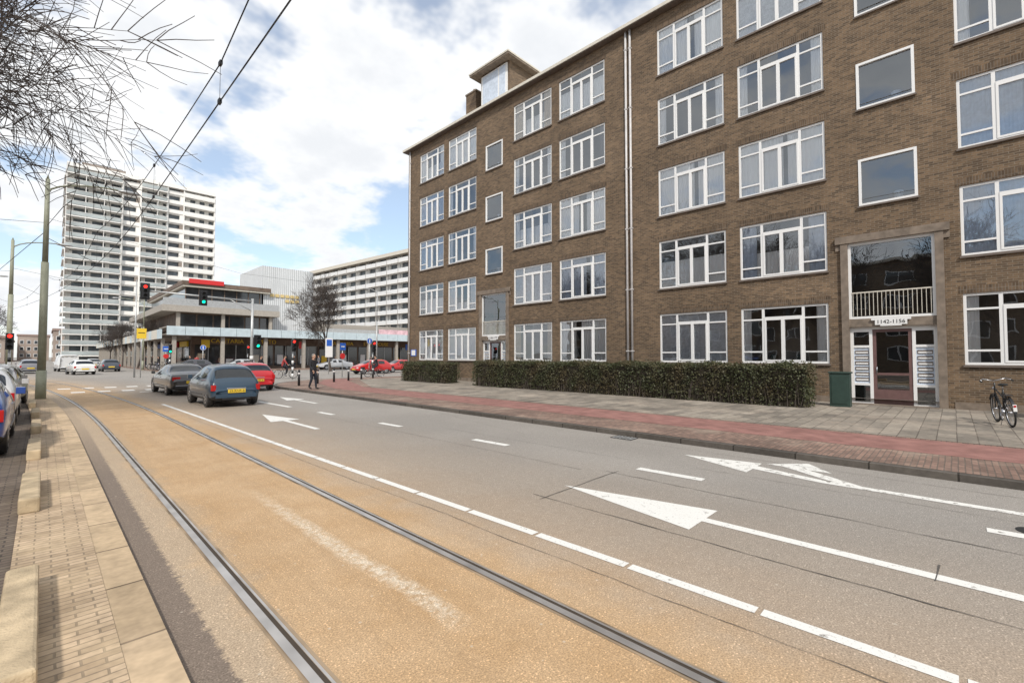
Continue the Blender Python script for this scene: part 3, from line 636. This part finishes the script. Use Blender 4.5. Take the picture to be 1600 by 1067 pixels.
# ------------------------------------------------------------ cars
def car(name,loc,rz,paint,st,L,wb,wr=.31,hw=.8,glassB=(),plate=None,rear='hatch',van=False):
    rt=root(name,loc,rz); P=mat(name+'_paint_'+str(paint),paint,.28,ns=2,na=.04,coat=.8)
    mb=MB()
    def sec(s_,w,zb,bt,rf,wr_):
        half=[(w*.86,zb),(w*.985,zb+.10),(w,(zb+bt)/2+.05),(w*.965,bt),(wr_,rf-.07 if rf-bt>.2 else bt+(rf-bt)*.55),(wr_*.8,rf-.01),(0,rf+.012)]
        return [(x,s_,z) for x,z in half]+[(-x,s_,z) for x,z in reversed(half[:-1])]
    S=[sec(*q[:6]) for q in st]; np_=len(S[0]); i0=len(mb.v)
    for q in S: mb.v+=q
    pm,gm,bm=mb.mi(P),mb.mi(CGLASS),mb.mi(BLACK)
    for a in range(len(S)-1):
        kind=st[a][6]
        for k in range(np_-1):
            kk=k if k<6 else 11-k
            mi=pm
            if kind=='S' and kk==3: mi=gm
            if kind=='W' and kk>=4: mi=gm
            if kk==0: mi=bm
            mb.f.append((i0+a*np_+k,i0+a*np_+k+1,i0+(a+1)*np_+k+1,i0+(a+1)*np_+k)); mb.m.append(mi); mb.sm.append(True)
        mb.f.append((i0+a*np_+np_-1,i0+a*np_,i0+(a+1)*np_,i0+(a+1)*np_+np_-1)); mb.m.append(bm); mb.sm.append(False)
    mb.f.append(tuple(i0+k for k in range(np_))); mb.m.append(pm); mb.sm.append(True)
    e=i0+(len(S)-1)*np_; mb.f.append(tuple(e+k for k in reversed(range(np_)))); mb.m.append(pm); mb.sm.append(True)
    b=mb.obj('body',rt); ss=b.modifiers.new('s','SUBSURF'); ss.levels=2; ss.render_levels=2
    w=MB()
    for yy in wb:
        for sx in(-1,1):
            x=sx*(hw-.02); xi=sx*(hw-.22)
            w.cyl((xi,yy,wr+.06),(x+sx*.005,yy,wr+.06),wr+.04,wr+.04,BLACK,24)
            w.torus((x-sx*.07,yy,wr),(1,0,0),wr-.08,.08,RUB,24,8)
            w.cyl((x-sx*.08,yy,wr),(x+sx*.014,yy,wr),wr-.11,wr-.13,ALU,18)
            for a in range(5):
                t=a*2*math.pi/5; w.cyl((x+sx*.016,yy+.11*math.cos(t),wr+.11*math.sin(t)),(x+sx*.018,yy+.11*math.cos(t),wr+.11*math.sin(t)),.035,.035,BLACK,8)
    w.obj('wheels',rt)
    d=MB(); zt=st[1][3]
    if rear=='hatch':
        for sx in(-1,1): d.box(sx*hw*.86-.07,sx*hw*.86+.07,.02,.13,zt-.22,zt-.02,TAIL)
    elif rear=='sedan':
        for sx in(-1,1): d.box(sx*hw*.74-.15,sx*hw*.74+.15,.02,.1,zt-.2,zt-.04,TAIL)
    for sx in(-1,1): d.box(sx*hw*.72-.12,sx*hw*.72+.12,L-.16,L-.06,.58,.70,LAMPW)
    d.box(-hw*.8,hw*.8,-.02,.10,.33,.45,BLACK if rear=='sedan' else P); d.box(-hw*.7,hw*.7,L-.1,L+.01,.28,.42,BLACK)
    if rear=='hatch': d.box(-hw*.55,hw*.55,.0,.06,.26,.33,BLACK); d.box(-.3,.3,.005,.06,zt-.17,zt-.13,ALU)
    else: d.box(-hw*.78,hw*.78,-.026,.05,.445,.465,ALU)
    mz=st[len(st)//2][3]
    for sx in(-1,1): d.box(sx*(hw+.08)-.07,sx*(hw+.08)+.07,L*.66,L*.66+.1,mz-.02,mz+.12,P)
    for sx in(-1,1):
        d.box(sx*hw*.99-.016,sx*hw*.99+.016,L*.43,L*.43+.14,mz-.16,mz-.13,ALU)
        d.box(sx*hw*1.0-.012,sx*hw*1.0+.012,wb[0]+.4,wb[1]-.42,.42,.46,BLACK)
    pz=.56 if rear=='hatch' else .60
    d.box(-.27,.27,-.035,.06,pz-.06,pz+.06,YEL); d.box(-.27,.27,L-.05,L+.025,.42,.52,YEL)
    d.box(-.62*hw,.62*hw,.3,.32,.1,.12,BLACK)
    d.obj('details',rt,bevel=.012)
    if plate: text(plate,.115,(0,-.038,pz),FY,BLACK,rt,'plate_lettering',.001)
    return rt
fiat=[(0,.62,.34,.55,.58,.5,''),(.05,.73,.26,.80,.84,.58,''),(.14,.78,.22,.93,.97,.62,'W'),(.46,.80,.20,.98,1.40,.55,'P'),(.66,.81,.20,.98,1.45,.56,'S'),(1.45,.815,.20,.97,1.49,.57,'P'),(1.53,.815,.2,.97,1.49,.57,'S'),(2.2,.81,.20,.96,1.44,.56,'W'),(2.78,.80,.20,.95,1.0,.66,''),(3.2,.77,.22,.86,.90,.6,''),(3.48,.68,.26,.72,.75,.5,''),(3.55,.58,.34,.55,.58,.45,'')]
hatch=[(0,.68,.36,.58,.62,.55,''),(.05,.78,.28,.85,.90,.62,''),(.12,.82,.22,.95,1.0,.66,'W'),(.5,.84,.20,1.0,1.38,.58,'P'),(.72,.85,.20,1.0,1.43,.6,'S'),(1.7,.855,.20,.97,1.47,.6,'P'),(1.78,.855,.2,.97,1.47,.6,'S'),(2.4,.85,.20,.95,1.42,.59,'W'),(3.05,.84,.20,.93,.98,.7,''),(3.55,.80,.22,.82,.86,.62,''),(3.82,.72,.26,.68,.72,.55,''),(3.9,.62,.34,.52,.56,.5,'')]
sedan=[(0,.74,.36,.60,.66,.66,''),(.05,.82,.26,.88,.93,.70,''),(.15,.85,.22,.95,.985,.74,''),(.85,.865,.20,.96,1.01,.74,'W'),(1.35,.87,.20,.96,1.36,.60,'P'),(1.5,.87,.20,.96,1.39,.6,'S'),(2.2,.87,.20,.95,1.43,.61,'P'),(2.3,.87,.20,.95,1.43,.61,'S'),(2.85,.87,.20,.94,1.39,.6,'W'),(3.4,.86,.20,.92,.96,.72,''),(4.2,.83,.22,.82,.86,.68,''),(4.58,.78,.26,.72,.75,.62,''),(4.66,.7,.34,.55,.58,.6,'')]
van=[(0,.84,.36,.9,1.85,.76,''),(.05,.9,.26,1.0,1.93,.8,'P'),(.3,.92,.22,1.05,1.98,.82,'P'),(3.0,.92,.22,1.05,1.98,.82,'S'),(3.6,.91,.22,1.02,1.85,.78,'W'),(4.3,.9,.22,1.0,1.06,.76,''),(4.75,.84,.24,.8,.86,.7,''),(4.85,.74,.34,.6,.64,.6,'')]
car('blue_city_car',(4.75,18.0,0),rad(1),(.022,.052,.088),fiat,3.55,(.65,2.9),.30,.80,plate='59-RNR-8')
car('dark_sedan_car',(4.8,24.8,0),rad(2),(.075,.07,.068),sedan,4.66,(.95,3.75),.31,.86,plate='GV-362-Z',rear='sedan')
car('red_hatchback_car',(7.6,25.2,0),rad(-2),(.55,.012,.02),hatch,3.9,(.7,3.2),.31,.84,plate='19-TZK-6')
car('blue_parked_car',(-1.22,11.4,.03),0,(.02,.07,.30),hatch,3.9,(.7,3.2),.31,.84)
car('white_parked_car',(-1.25,16.6,.03),0,(.6,.6,.6),hatch,3.9,(.7,3.2),.31,.84)
car('silver_parked_car',(-1.15,25.6,.03),rad(176),(.33,.31,.29),hatch,3.9,(.7,3.2),.31,.84)
car('grey_parked_car',(-2.0,31,.03),0,(.2,.2,.21),hatch,3.9,(.7,3.2),.31,.84)
car('white_hatchback_car',(2.9,60,0),rad(8),(.72,.72,.70),hatch,3.9,(.7,3.2),.31,.84)
car('white_van',(2.2,74,0),rad(5),(.7,.7,.7),van,4.85,(.95,3.9),.33,.9,rear='sedan')
car('grey_hatchback_car',(-.8,68,0),rad(5),(.2,.2,.22),hatch,3.9,(.7,3.2),.31,.84)
car('dark_hatchback_car',(5.6,70,0),rad(2),(.05,.06,.08),hatch,3.9,(.7,3.2),.31,.84)
car('silver_hatchback_car',(5.4,92,0),rad(2),(.4,.4,.4),hatch,3.9,(.7,3.2),.31,.84)
car('red_parked_car',(25.5,43,0),rad(90),(.50,.02,.02),hatch,3.9,(.7,3.2),.31,.84)
car('red_parked_car',(30.5,45,0),rad(90),(.50,.02,.02),sedan,4.66,(.95,3.75),.31,.86)
car('silver_car',(18,60.5,0),rad(90),(.4,.42,.43),hatch,3.9,(.7,3.2),.31,.84)
car('dark_car',(13,58.5,0),rad(90),(.05,.05,.06),hatch,3.9,(.7,3.2),.31,.84)
car('white_car',(30,60.5,0),rad(90),(.65,.65,.65),sedan,4.66,(.95,3.75),.31,.86)
car('white_car',(42,58.5,0),rad(-90),(.65,.65,.65),hatch,3.9,(.7,3.2),.31,.84)
# ------------------------------------------------------------ people
SKIN=mat('skin',(.50,.30,.21),.55,na=.04); HAIRG=mat('hair_grey',(.22,.20,.18),.8); HAIRB=mat('hair_dark',(.03,.022,.016),.8); SHOE=mat('shoe_leather',(.02,.018,.016),.5); EYE=mat('eye',(.03,.02,.02),.2)
def person(name,loc,rz,J,top,leg,hair,h=1.0,parent=None,fingers=True):
    rt=root(name,loc,rz)
    if parent: rt.parent=parent
    rt.scale=(h,h,h)
    keys=list(J.keys()); rad_={'pel':(.155,.12),'spi':(.14,.115),'che':(.165,.125),'nec':(.058,.058),'hed':(.062,.065)}
    for s in 'LR': rad_.update({'sh'+s:(.075,.07),'el'+s:(.052,.052),'wr'+s:(.032,.032),'pa'+s:(.036,.02),'hi'+s:(.105,.10),'kn'+s:(.066,.066),'an'+s:(.045,.045),'to'+s:(.042,.034)})
    E=[('pel','spi'),('spi','che'),('che','nec'),('nec','hed')]
    for s in 'LR': E+=[('che','sh'+s),('sh'+s,'el'+s),('el'+s,'wr'+s),('wr'+s,'pa'+s),('pel','hi'+s),('hi'+s,'kn'+s),('kn'+s,'an'+s),('an'+s,'to'+s)]
    me=bpy.data.meshes.new('body'); me.from_pydata([J[k] for k in keys],[(keys.index(a),keys.index(b)) for a,b in E],[])
    o=bpy.data.objects.new('body',me); sc.collection.objects.link(o)
    o.modifiers.new('skin','SKIN'); sd=me.skin_vertices[0].data
    for i,k in enumerate(keys): sd[i].radius=rad_[k]; sd[i].use_root=(k=='pel')
    su=o.modifiers.new('sub','SUBSURF'); su.levels=2
    dg=bpy.context.evaluated_depsgraph_get(); nm=bpy.data.meshes.new_from_object(o.evaluated_get(dg)); o.modifiers.clear(); o.data=nm; o.parent=rt
    nm.materials.clear()
    for m in(top,leg,SKIN,SHOE): nm.materials.append(m)
    def matof(c):
        best=None;bd=9
        for a,b in E:
            A=Vector(J[a]);B=Vector(J[b]);t=max(0,min(1,(c-A).dot(B-A)/(B-A).length_squared)); dd=(A+(B-A)*t-c).length
            if dd<bd: bd=dd;best=(a,b,t)
        a,b,t=best
        if a.startswith('kn') or a.startswith('hi'): return 1 if not(a.startswith('kn') and t>.93) else 3
        if a.startswith('an'): return 3
        if b.startswith('hi'): return 0 
        if a.startswith('wr') : return 2
        if a=='nec' or (b=='nec' and t>.85): return 2
        return 0
    for pgn in nm.polygons: pgn.material_index=matof(pgn.center); pgn.use_smooth=True
    hx,hy,hz=J['hed']; hm=MB(); cz=hz+.09
    hm.ball((hx,hy,cz),.075,.095,.118,SKIN,16,12); hm.ball((hx,hy-.02,cz-.055),.055,.07,.065,SKIN,12,8)
    hm.ball((hx,hy+.018,cz+.03),.082,.092,.105,hair,16,10)
    hm.cyl((hx,hy-.085,cz+.015),(hx,hy-.112,cz-.025),.008,.016,SKIN,6)
    for s in(-1,1):
        hm.ball((hx+s*.03,hy-.084,cz+.012),.012,.008,.008,EYE,8,5); hm.ball((hx+s*.077,hy+.005,cz-.01),.012,.02,.03,SKIN,8,6)
        hm.box(hx+s*.03-.016,hx+s*.03+.016,hy-.094,hy-.085,cz+.032,cz+.038,hair)
    hm.box(hx-.024,hx+.024,hy-.093,hy-.08,cz-.062,cz-.054,mat('lips',(.35,.12,.10),.5))
    hm.obj('head',rt)
    if fingers:
        f=MB()
        for s in 'LR':
            w=Vector(J['wr'+s]);pa=Vector(J['pa'+s]); d=(pa-w).normalized(); side=Vector((0,1,0)) if abs(d.y)<.8 else Vector((1,0,0)); side=(side-d*side.dot(d)).normalized(); inn=side.cross(d)
            if (inn.x>0)==(s=='R'): inn=-inn
            for q,(ln) in enumerate((.068,.078,.074,.058)):
                p0=pa+side*(-.03+.02*q)+d*.015; p1=p0+(d*.9+inn*.25)*ln*.5; p2=p1+(d*.6+inn*.7).normalized()*ln*.5
                f.cyl(p0,p1,.0095,.0085,SKIN,6); f.cyl(p1,p2,.0085,.007,SKIN,6)
            p0=pa-side*.03-d*.03; p1=p0-side*.03+d*.025; f.cyl(p0,p1,.012,.010,SKIN,6); f.cyl(p1,p1+d*.03+inn*.01,.010,.008,SKIN,6)
        f.obj('fingers',rt)
    return rt
def walkpose(st=.25,arm=.15):
    return {'pel':(0,0,.95),'spi':(0,0,1.12),'che':(0,-.01,1.33),'nec':(0,-.015,1.47),'hed':(0,-.03,1.54),
     'shL':(.185,0,1.41),'elL':(.235,arm*.6,1.15),'wrL':(.23,arm*.5-.08,.91),'paL':(.228,arm*.5-.11,.84),
     'shR':(-.185,0,1.41),'elR':(-.235,-arm*.4+.03,1.15),'wrR':(-.23,-arm*1.2-.04,.93),'paR':(-.228,-arm*1.4-.05,.86),
     'hiL':(.095,0,.90),'knL':(.10,-st*.6,.50),'anL':(.10,-st*.75,.085),'toL':(.11,-st*.75-.16,.04),
     'hiR':(-.095,0,.90),'knR':(-.10,st*.2-.03,.49),'anR':(-.10,st*1.0,.12),'toR':(-.11,st*1.0-.15,.045)}
COAT=mat('dark_coat',(.022,.022,.026),.85,na=.25); JEAN=mat('dark_trousers',(.02,.024,.035),.85,na=.2)
COAT2=mat('brown_coat',(.09,.06,.045),.85); COAT3=mat('grey_coat',(.16,.16,.17),.85); JEAN2=mat('blue_jeans',(.06,.09,.16),.85); REDC=mat('red_jacket',(.35,.05,.05),.85)
person('walking_man',(9.55,23.3,.104),rad(28),walkpose(.14,.12),COAT,JEAN,HAIRG,1.02)
pl=[(14,67.5,COAT,JEAN),(16,67.9,COAT2,JEAN2),(11.3,74,COAT3,JEAN),(11.6,80,COAT,JEAN2),(11.2,90,REDC,JEAN),(11.5,97,COAT,JEAN),(21,67.6,COAT,JEAN),(27,64,COAT3,JEAN2),(11.2,84,COAT,JEAN),(35,64,COAT,JEAN),(10.8,68.5,COAT,JEAN),(10.4,77,COAT2,JEAN),(10.2,72,COAT,JEAN2),(12,64,COAT,JEAN),(12.7,64.3,REDC,JEAN2),(24,65,COAT2,JEAN),(31,67.5,COAT,JEAN),(10.9,87,COAT,JEAN),(10.3,104,COAT3,JEAN)]
for i,(x,y,a,b_) in enumerate(pl): person('pedestrian',(x,y,.1),rad(R.uniform(0,360)),walkpose(R.uniform(.08,.22),.1),a,b_,HAIRB,R.uniform(.95,1.04),fingers=False)
# ------------------------------------------------------------ bicycles
def bicycle(name,loc,rz,frame,lean=0):
    rt=root(name,loc,rz); rt.rotation_euler=(0,lean,rz); b=MB(); r_=.34
    for yy in(0,1.08):
        b.torus((0,yy,r_),(1,0,0),r_-.018,.019,RUB,28,6); b.torus((0,yy,r_),(1,0,0),r_-.045,.009,ALU,28,5); b.cyl((-.04,yy,r_),(.04,yy,r_),.025,.025,ALU,8)
        for a in range(14):
            t=a*math.pi/7; b.cyl((.02*(-1)**a,yy,r_),(0,yy+(r_-.05)*math.cos(t),r_+(r_-.05)*math.sin(t)),.0022,.0022,ALU,3,False)
    H=(0,.20,.88);BB=(0,.62,.30);ST=(0,.80,.86);RH=(0,1.08,r_)
    b.tube([(0,.0,r_),(0,.13,.66),(0,.22,1.0)],.016,frame); b.tube([(0,.16,.74),BB,ST],.017,frame); b.tube([(0,.18,.86),(0,.74,.66)],.015,frame)
    for s in(-1,1): b.tube([(s*.03,.62,.30),(s*.05,1.08,r_)],.009,frame);b.tube([(s*.02,.77,.78),(s*.05,1.08,r_)],.009,frame); b.cyl((s*.05,0,r_),(s*.045,.12,.64),.010,.012,frame,6)
    b.tube([(-.28,.36,1.06),(-.2,.24,1.10),(0,.20,1.04),(.2,.24,1.10),(.28,.36,1.06)],.012,ALU)
    for s in(-1,1): b.cyl((s*.28,.36,1.06),(s*.27,.47,1.04),.017,.017,RUB,8)
    b.cyl(ST,(0,.82,.96),.012,.012,ALU); b.ball((0,.86,.98),.09,.13,.035,RUB,12,6); b.ball((0,.74,.98),.035,.10,.025,RUB,10,6)
    b.cyl((-.012,.62,.30),(.05,.62,.30),.09,.09,ALU,16); b.tube([(.06,.62,.30),(.07,.66,.14)],.008,ALU); b.box(.05,.15,.62,.71,.125,.15,RUB); b.tube([(-.06,.62,.30),(-.07,.58,.46)],.008,ALU); b.box(-.15,-.05,.53,.62,.45,.475,RUB)
    for yy,a0,a1 in((0,.3,2.6),(1.08,.0,2.7)):
        pr=None
        for i in range(11):
            t=a0+(a1-a0)*i/10; q=(yy+.375*math.cos(t),r_+.375*math.sin(t))
            if pr: b.poly([(-.025,pr[0],pr[1]),(.025,pr[0],pr[1]),(.025,q[0],q[1]),(-.025,q[0],q[1])],BLACK)
            pr=q
    b.box(-.06,.06,.92,1.22,.74,.755,BLACK); b.tube([(.05,1.1,.74),(.05,1.08,.34)],.006,BLACK)
    b.box(-.03,.03,1.45,1.465,.40,.56,WHITE); b.box(-.02,.02,1.465,1.475,.50,.54,TAIL); b.ball((0,.08,.86),.035,.05,.035,ALU,8,6)
    b.tube([(0,.62,.3),(.1,.70,.01)],.008,ALU)
    b.obj('bicycle_parts',rt)
    return rt
BFR=mat('bike_frame_black',(.02,.02,.02),.3); BFB=mat('bike_frame_blue',(.04,.08,.2),.3)
bicycle('parked_bicycle',(16.85,-.76,.108),rad(100),BFR,rad(5))
for i in range(8): bicycle('parked_bicycle',(10.6+.1*(i%2),66.5+i*1.1,.1),rad(90+R.uniform(-12,12)),R.choice([BFR,BFB,ALU]),rad(5))
def cyclist(x,y,rz,top,leg,fr_):
    rt=bicycle('cyclist_on_bicycle',(x,y,0),rz,fr_)
    J={'pel':(0,.80,1.07),'spi':(0,.77,1.22),'che':(0,.70,1.42),'nec':(0,.66,1.55),'hed':(0,.63,1.62),
     'shL':(.18,.68,1.49),'elL':(.24,.52,1.25),'wrL':(.27,.42,1.10),'paL':(.28,.39,1.085),'shR':(-.18,.68,1.49),'elR':(-.24,.52,1.25),'wrR':(-.27,.42,1.10),'paR':(-.28,.39,1.085),
     'hiL':(.09,.78,1.02),'knL':(.10,.42,.70),'anL':(.11,.60,.22),'toL':(.11,.46,.19),'hiR':(-.09,.78,1.02),'knR':(-.11,.36,.92),'anR':(-.11,.56,.56),'toR':(-.11,.44,.51)}
    person('rider',(0,0,0),0,J,top,leg,HAIRB,1,parent=rt)
cyclist(14.2,38.5,rad(70),REDC,JEAN,BFR); cyclist(19.5,36.2,rad(250),COAT,JEAN,BFR); cyclist(13.2,41,rad(60),COAT,JEAN2,BFB)
person('pedestrian',(14.5,35.5,0),rad(100),walkpose(.15,.1),COAT,JEAN,HAIRB,1,fingers=False)
# ------------------------------------------------------------ street furniture
def lamp(x,y,h,armx,name='street_lamp',m_=POLEG,r0=.13,arm=2.4):
    rt=root(name); p=MB(); p.cyl((x,y,0),(x,y,1.2),r0*1.25,r0*1.2,m_,14); p.cyl((x,y,1.2),(x,y,h*.62),r0,r0*.9,m_,14); p.cyl((x,y,h*.62),(x,y,h),r0*.72,r0*.55,m_,14)
    pts=[(x,y,h-.6)]+[(x+armx*arm*(1-math.cos(t)),y,h-.6+.7*math.sin(t)) for t in np.linspace(.3,math.pi/2,6)]
    p.tube(pts,.035,m_,8); e=pts[-1]
    p.ball((e[0]+armx*.35,e[1],e[2]-.02),.42,.14,.09,GALV,12,8); p.cyl((x,y,h),(x,y,h+.15),.05,.02,m_,8)
    p.box(x-r0*1.3,x+r0*1.3,y-r0*1.3,y+r0*1.3,-.01,.06,CONC); p.obj('pole',rt); return rt
lamp(-.02,26.4,9.0,1,arm=2.2,r0=.13); lamp(-1.5,43,9.2,1,r0=.14,arm=2.0); lamp(-5.5,62,9,1,r0=.13); lamp(-8,86,9,1,r0=.13); lamp(9.0,75,9,-1,r0=.1); lamp(-9.5,115,9,1,r0=.13)
lamp(27.5,49,9.6,-1,m_=GALV,r0=.08,arm=1.0)
def head(p,x,y,z,lit,back=True):
    if back: p.box(x-.26,x+.26,y+.02,y+.04,z-.56,z+.56,BLACK)
    p.box(x-.16,x+.16,y-.16,y+.02,z-.46,z+.46,BLACK)
    for i,(k) in enumerate('RYG'):
        zz=z+.3-.3*i; m_=BLACK
        if k==lit: m_=REDE if k=='R' else GRN
        p.cyl((x,y-.175,zz),(x,y-.16,zz),.10,.10,m_ if m_ is not BLACK else RUB,16)
        for a in range(5):
            t=math.pi*a/5; t2=math.pi*(a+1)/5
            p.poly([(x+.115*math.cos(t),y-.16,zz+.115*math.sin(t)),(x+.115*math.cos(t2),y-.16,zz+.115*math.sin(t2)),(x+.115*math.cos(t2),y-.32,zz+.115*math.sin(t2)),(x+.115*math.cos(t),y-.32,zz+.115*math.sin(t))],BLACK)
tl=root('traffic_light_gantry'); p=MB()
p.cyl((11.4,39.5,0),(11.4,39.5,6.3),.11,.09,GALV,14); p.tube([(11.4,39.5,6.1),(4.9,39.5,6.25)],.06,GALV,10); p.tube([(11.4,39.5,5.3),(9.8,39.5,6.12)],.03,GALV,8)
for i in range(5): p.cyl((11.4,39.5,.3+i*.3),(11.4,39.5,.6+i*.3),.13,.13,BLACK if i%2 else WHITE,14)
head(p,4.75,39.4,6.2,'R'); head(p,8.1,39.4,6.05,'G'); head(p,11.75,39.3,2.9,'G'); p.obj('mast_and_heads',tl)
def post_light(x,y,lit,z=2.6,stripe=True):
    rt=root('traffic_light'); p=MB(); p.cyl((x,y,0),(x,y,z+.5),.06,.06,GALV,10)
    if stripe:
        for i in range(6): p.cyl((x,y,.2+i*.25),(x,y,.45+i*.25),.075,.075,BLACK if i%2 else WHITE,12)
    head(p,x,y-.1,z,lit,False); p.obj('post_and_head',rt)
post_light(13.4,36.5,'R'); post_light(-1.3,38,'R'); post_light(-2.6,45,'R'); post_light(20,36.3,'R'); post_light(17.4,61.8,'R'); post_light(9.6,61,'G')
def sign(name,x,y,h,kind,rz=0):
    rt=root(name,(x,y,0),rz); p=MB(); p.cyl((0,0,0),(0,0,h),.035,.035,GALV,8)
    if kind=='round': p.cyl((0,-.05,h-.3),(0,-.04,h-.3),.30,.30,WHITE,24); p.cyl((0,-.056,h-.3),(0,-.05,h-.3),.27,.27,BLUE,24); p.box(-.05,.05,-.062,-.056,h-.5,h-.12,WHITE)
    if kind=='yellow': p.box(-.32,.32,-.06,-.04,h-.95,h-.1,YEL); p.box(-.22,.22,-.066,-.06,h-.5,h-.44,BLACK)
    if kind=='board': p.box(-.35,.35,-.06,.06,h-1.9,h,WHITE); p.box(-.27,.27,-.066,-.06,h-.8,h-.15,BLUE)
    if kind=='square': p.box(-.3,.3,-.06,-.04,h-.6,h,BLUE); p.box(-.2,.2,-.066,-.06,h-.34,h-.26,WHITE); p.cyl((0,0,h-1.1),(0,-.05,h-1.1),.25,.25,REDM,20)
    p.obj('sign_parts',rt)
sign('direction_sign',5.7,48.6,4.2,'yellow'); sign('blue_round_sign',22.5,41.5,3.6,'round'); sign('traffic_sign',17.6,37,2.9,'square',.3); sign('information_board',20,45,3.6,'board'); sign('traffic_sign',9.5,62.6,2.9,'square'); sign('traffic_sign',-3,40,2.8,'round'); sign('traffic_sign',13,62.8,3.1,'round')
p=MB(); p.cyl((5.4,49.5,0),(5.4,49.5,8.2),.07,.05,GALV,10); p.cyl((5.4,49.5,8.2),(5.4,49.5,8.25),.08,.08,GALV,10); p.obj('steel_mast')
for i in range(6):
    b=MB(); x=10.2+i*1.5; y=26.8+i*1.05; b.cyl((x,y,.1),(x,y,.95),.07,.06,BLACK,12); b.cyl((x,y,.75),(x,y,.83),.072,.072,WHITE,12); b.ball((x,y,.96),.065,.065,.05,BLACK,10,6); b.obj('bollard')
# ------------------------------------------------------------ overhead wires
ow=root('overhead_wires'); p=MB(); TX=1.8
def ctr(y): return TX+off(y)*.95
ysw=list(np.arange(-14,80,2.0))
p.tube([(ctr(y),y,5.66) for y in ysw],.010,BLACK,5)
sup=[-6,26.4,43,62]
def mz(y):
    for a,b in zip([-30]+sup[1:-1],[26.4]+sup[2:]):
        if a<=y<=b: t=(y-a)/(b-a); return 6.05+.95*(2*t-1)**2
    return 6.4
p.tube([(ctr(y),y,(6.62 if y<8 else mz(y)+.1)) for y in ysw],.009,BLACK,5)
for y in range(-10,64,6):
    zt=6.62 if y<8 else mz(y)+.1; p.cyl((ctr(y),y,5.66),(ctr(y),y,zt),.004,.004,BLACK,4)
    p.box(ctr(y)-.02,ctr(y)+.02,y-.05,y+.05,5.63,5.70,BLACK); p.box(ctr(y)-.02,ctr(y)+.02,y-.05,y+.05,zt-.03,zt+.03,BLACK)
p.tube([(0,26.4,7.4),(ctr(26.4),26.4,7.1),(9,34,7.3),(26,40,8)],.008,BLACK,4); p.tube([(0,26.4,6.6),(ctr(26.4)+.1,26.4,5.72)],.015,BLACK,4)
p.tube([(-1.5,43,7.4),(6,47,6.6),(9,75,7.5)],.010,BLACK,4); p.tube([(-1.5,43,6.5),(0,43,5.7)],.012,BLACK,4)
p.tube([(-2.2,16,5.7),(-1.6,30,5.66),(-3,45,5.66),(-7,75,5.66)],.012,BLACK,4); p.tube([(-9,30,7),(0,26.4,7.2)],.01,BLACK,4); p.tube([(-9,45,7),(-1.5,43,7.2)],.01,BLACK,4)
p.tube([(0,26.4,6.9),(-3.0,45,6.2),(-5.5,62,6.6),(-8,86,6.6)],.012,BLACK,4)
p.obj('wires',ow)
# ------------------------------------------------------------ camera, light, sky
cam=bpy.data.cameras.new('camera'); co=bpy.data.objects.new('camera',cam); sc.collection.objects.link(co); sc.camera=co
co.location=(0,0,1.755); co.rotation_euler=(rad(91.9),0,rad(-45.87)); cam.lens=16; cam.sensor_width=36; cam.clip_end=5000; cam.clip_start=.05
el=rad(43); sv=Vector((-.60,-.72,0)).normalized(); az=math.atan2(sv.x,sv.y)
sun=bpy.data.lights.new('sun','SUN'); sun.energy=3.2; sun.angle=rad(4); sun.color=(1,.94,.86)
so=bpy.data.objects.new('sun',sun); sc.collection.objects.link(so); dirv=Vector((sv.x*math.cos(el),sv.y*math.cos(el),math.sin(el))); so.rotation_euler=dirv.to_track_quat('Z','Y').to_euler()
w=bpy.data.worlds.new('World'); sc.world=w; w.use_nodes=True; nt=w.node_tree; bg=nt.nodes['Background']
sky=N(nt,'ShaderNodeTexSky',sky_type='NISHITA'); sky.sun_disc=False; sky.sun_elevation=el; sky.sun_rotation=az
tc=N(nt,'ShaderNodeTexCoord'); s=N(nt,'ShaderNodeSeparateXYZ'); nt.links.new(tc.outputs['Generated'],s.inputs[0])
z=math_(nt,'ADD',math_(nt,'MAXIMUM',s.outputs[2],0),.30)
c=N(nt,'ShaderNodeCombineXYZ'); nt.links.new(math_(nt,'DIVIDE',s.outputs[0],z),c.inputs[0]); nt.links.new(math_(nt,'DIVIDE',s.outputs[1],z),c.inputs[1])
n1=noise(nt,c.outputs[0],2.6,5,.58); n2=noise(nt,c.outputs[0],1.0,1,.5)
dens=math_(nt,'ADD',math_(nt,'MULTIPLY',n1,.7),math_(nt,'MULTIPLY',n2,.3))
mask=maprange(nt,dens,.42,.52,.25,1,True)
hz=maprange(nt,s.outputs[2],0,.25,.75,0,True)
mask=math_(nt,'MAXIMUM',mask,hz)
cloud=mixc(nt,maprange(nt,n1,.45,.66,1,0,True),(7.3,7.5,7.8),(8.9,8.95,9.0))
skyb=mixc(nt,1,sky.outputs[0],(1.5,1.6,1.6),'MULTIPLY')
col=mixc(nt,mask,skyb,cloud); nt.links.new(col,bg.inputs[0]); bg.inputs[1].default_value=.122
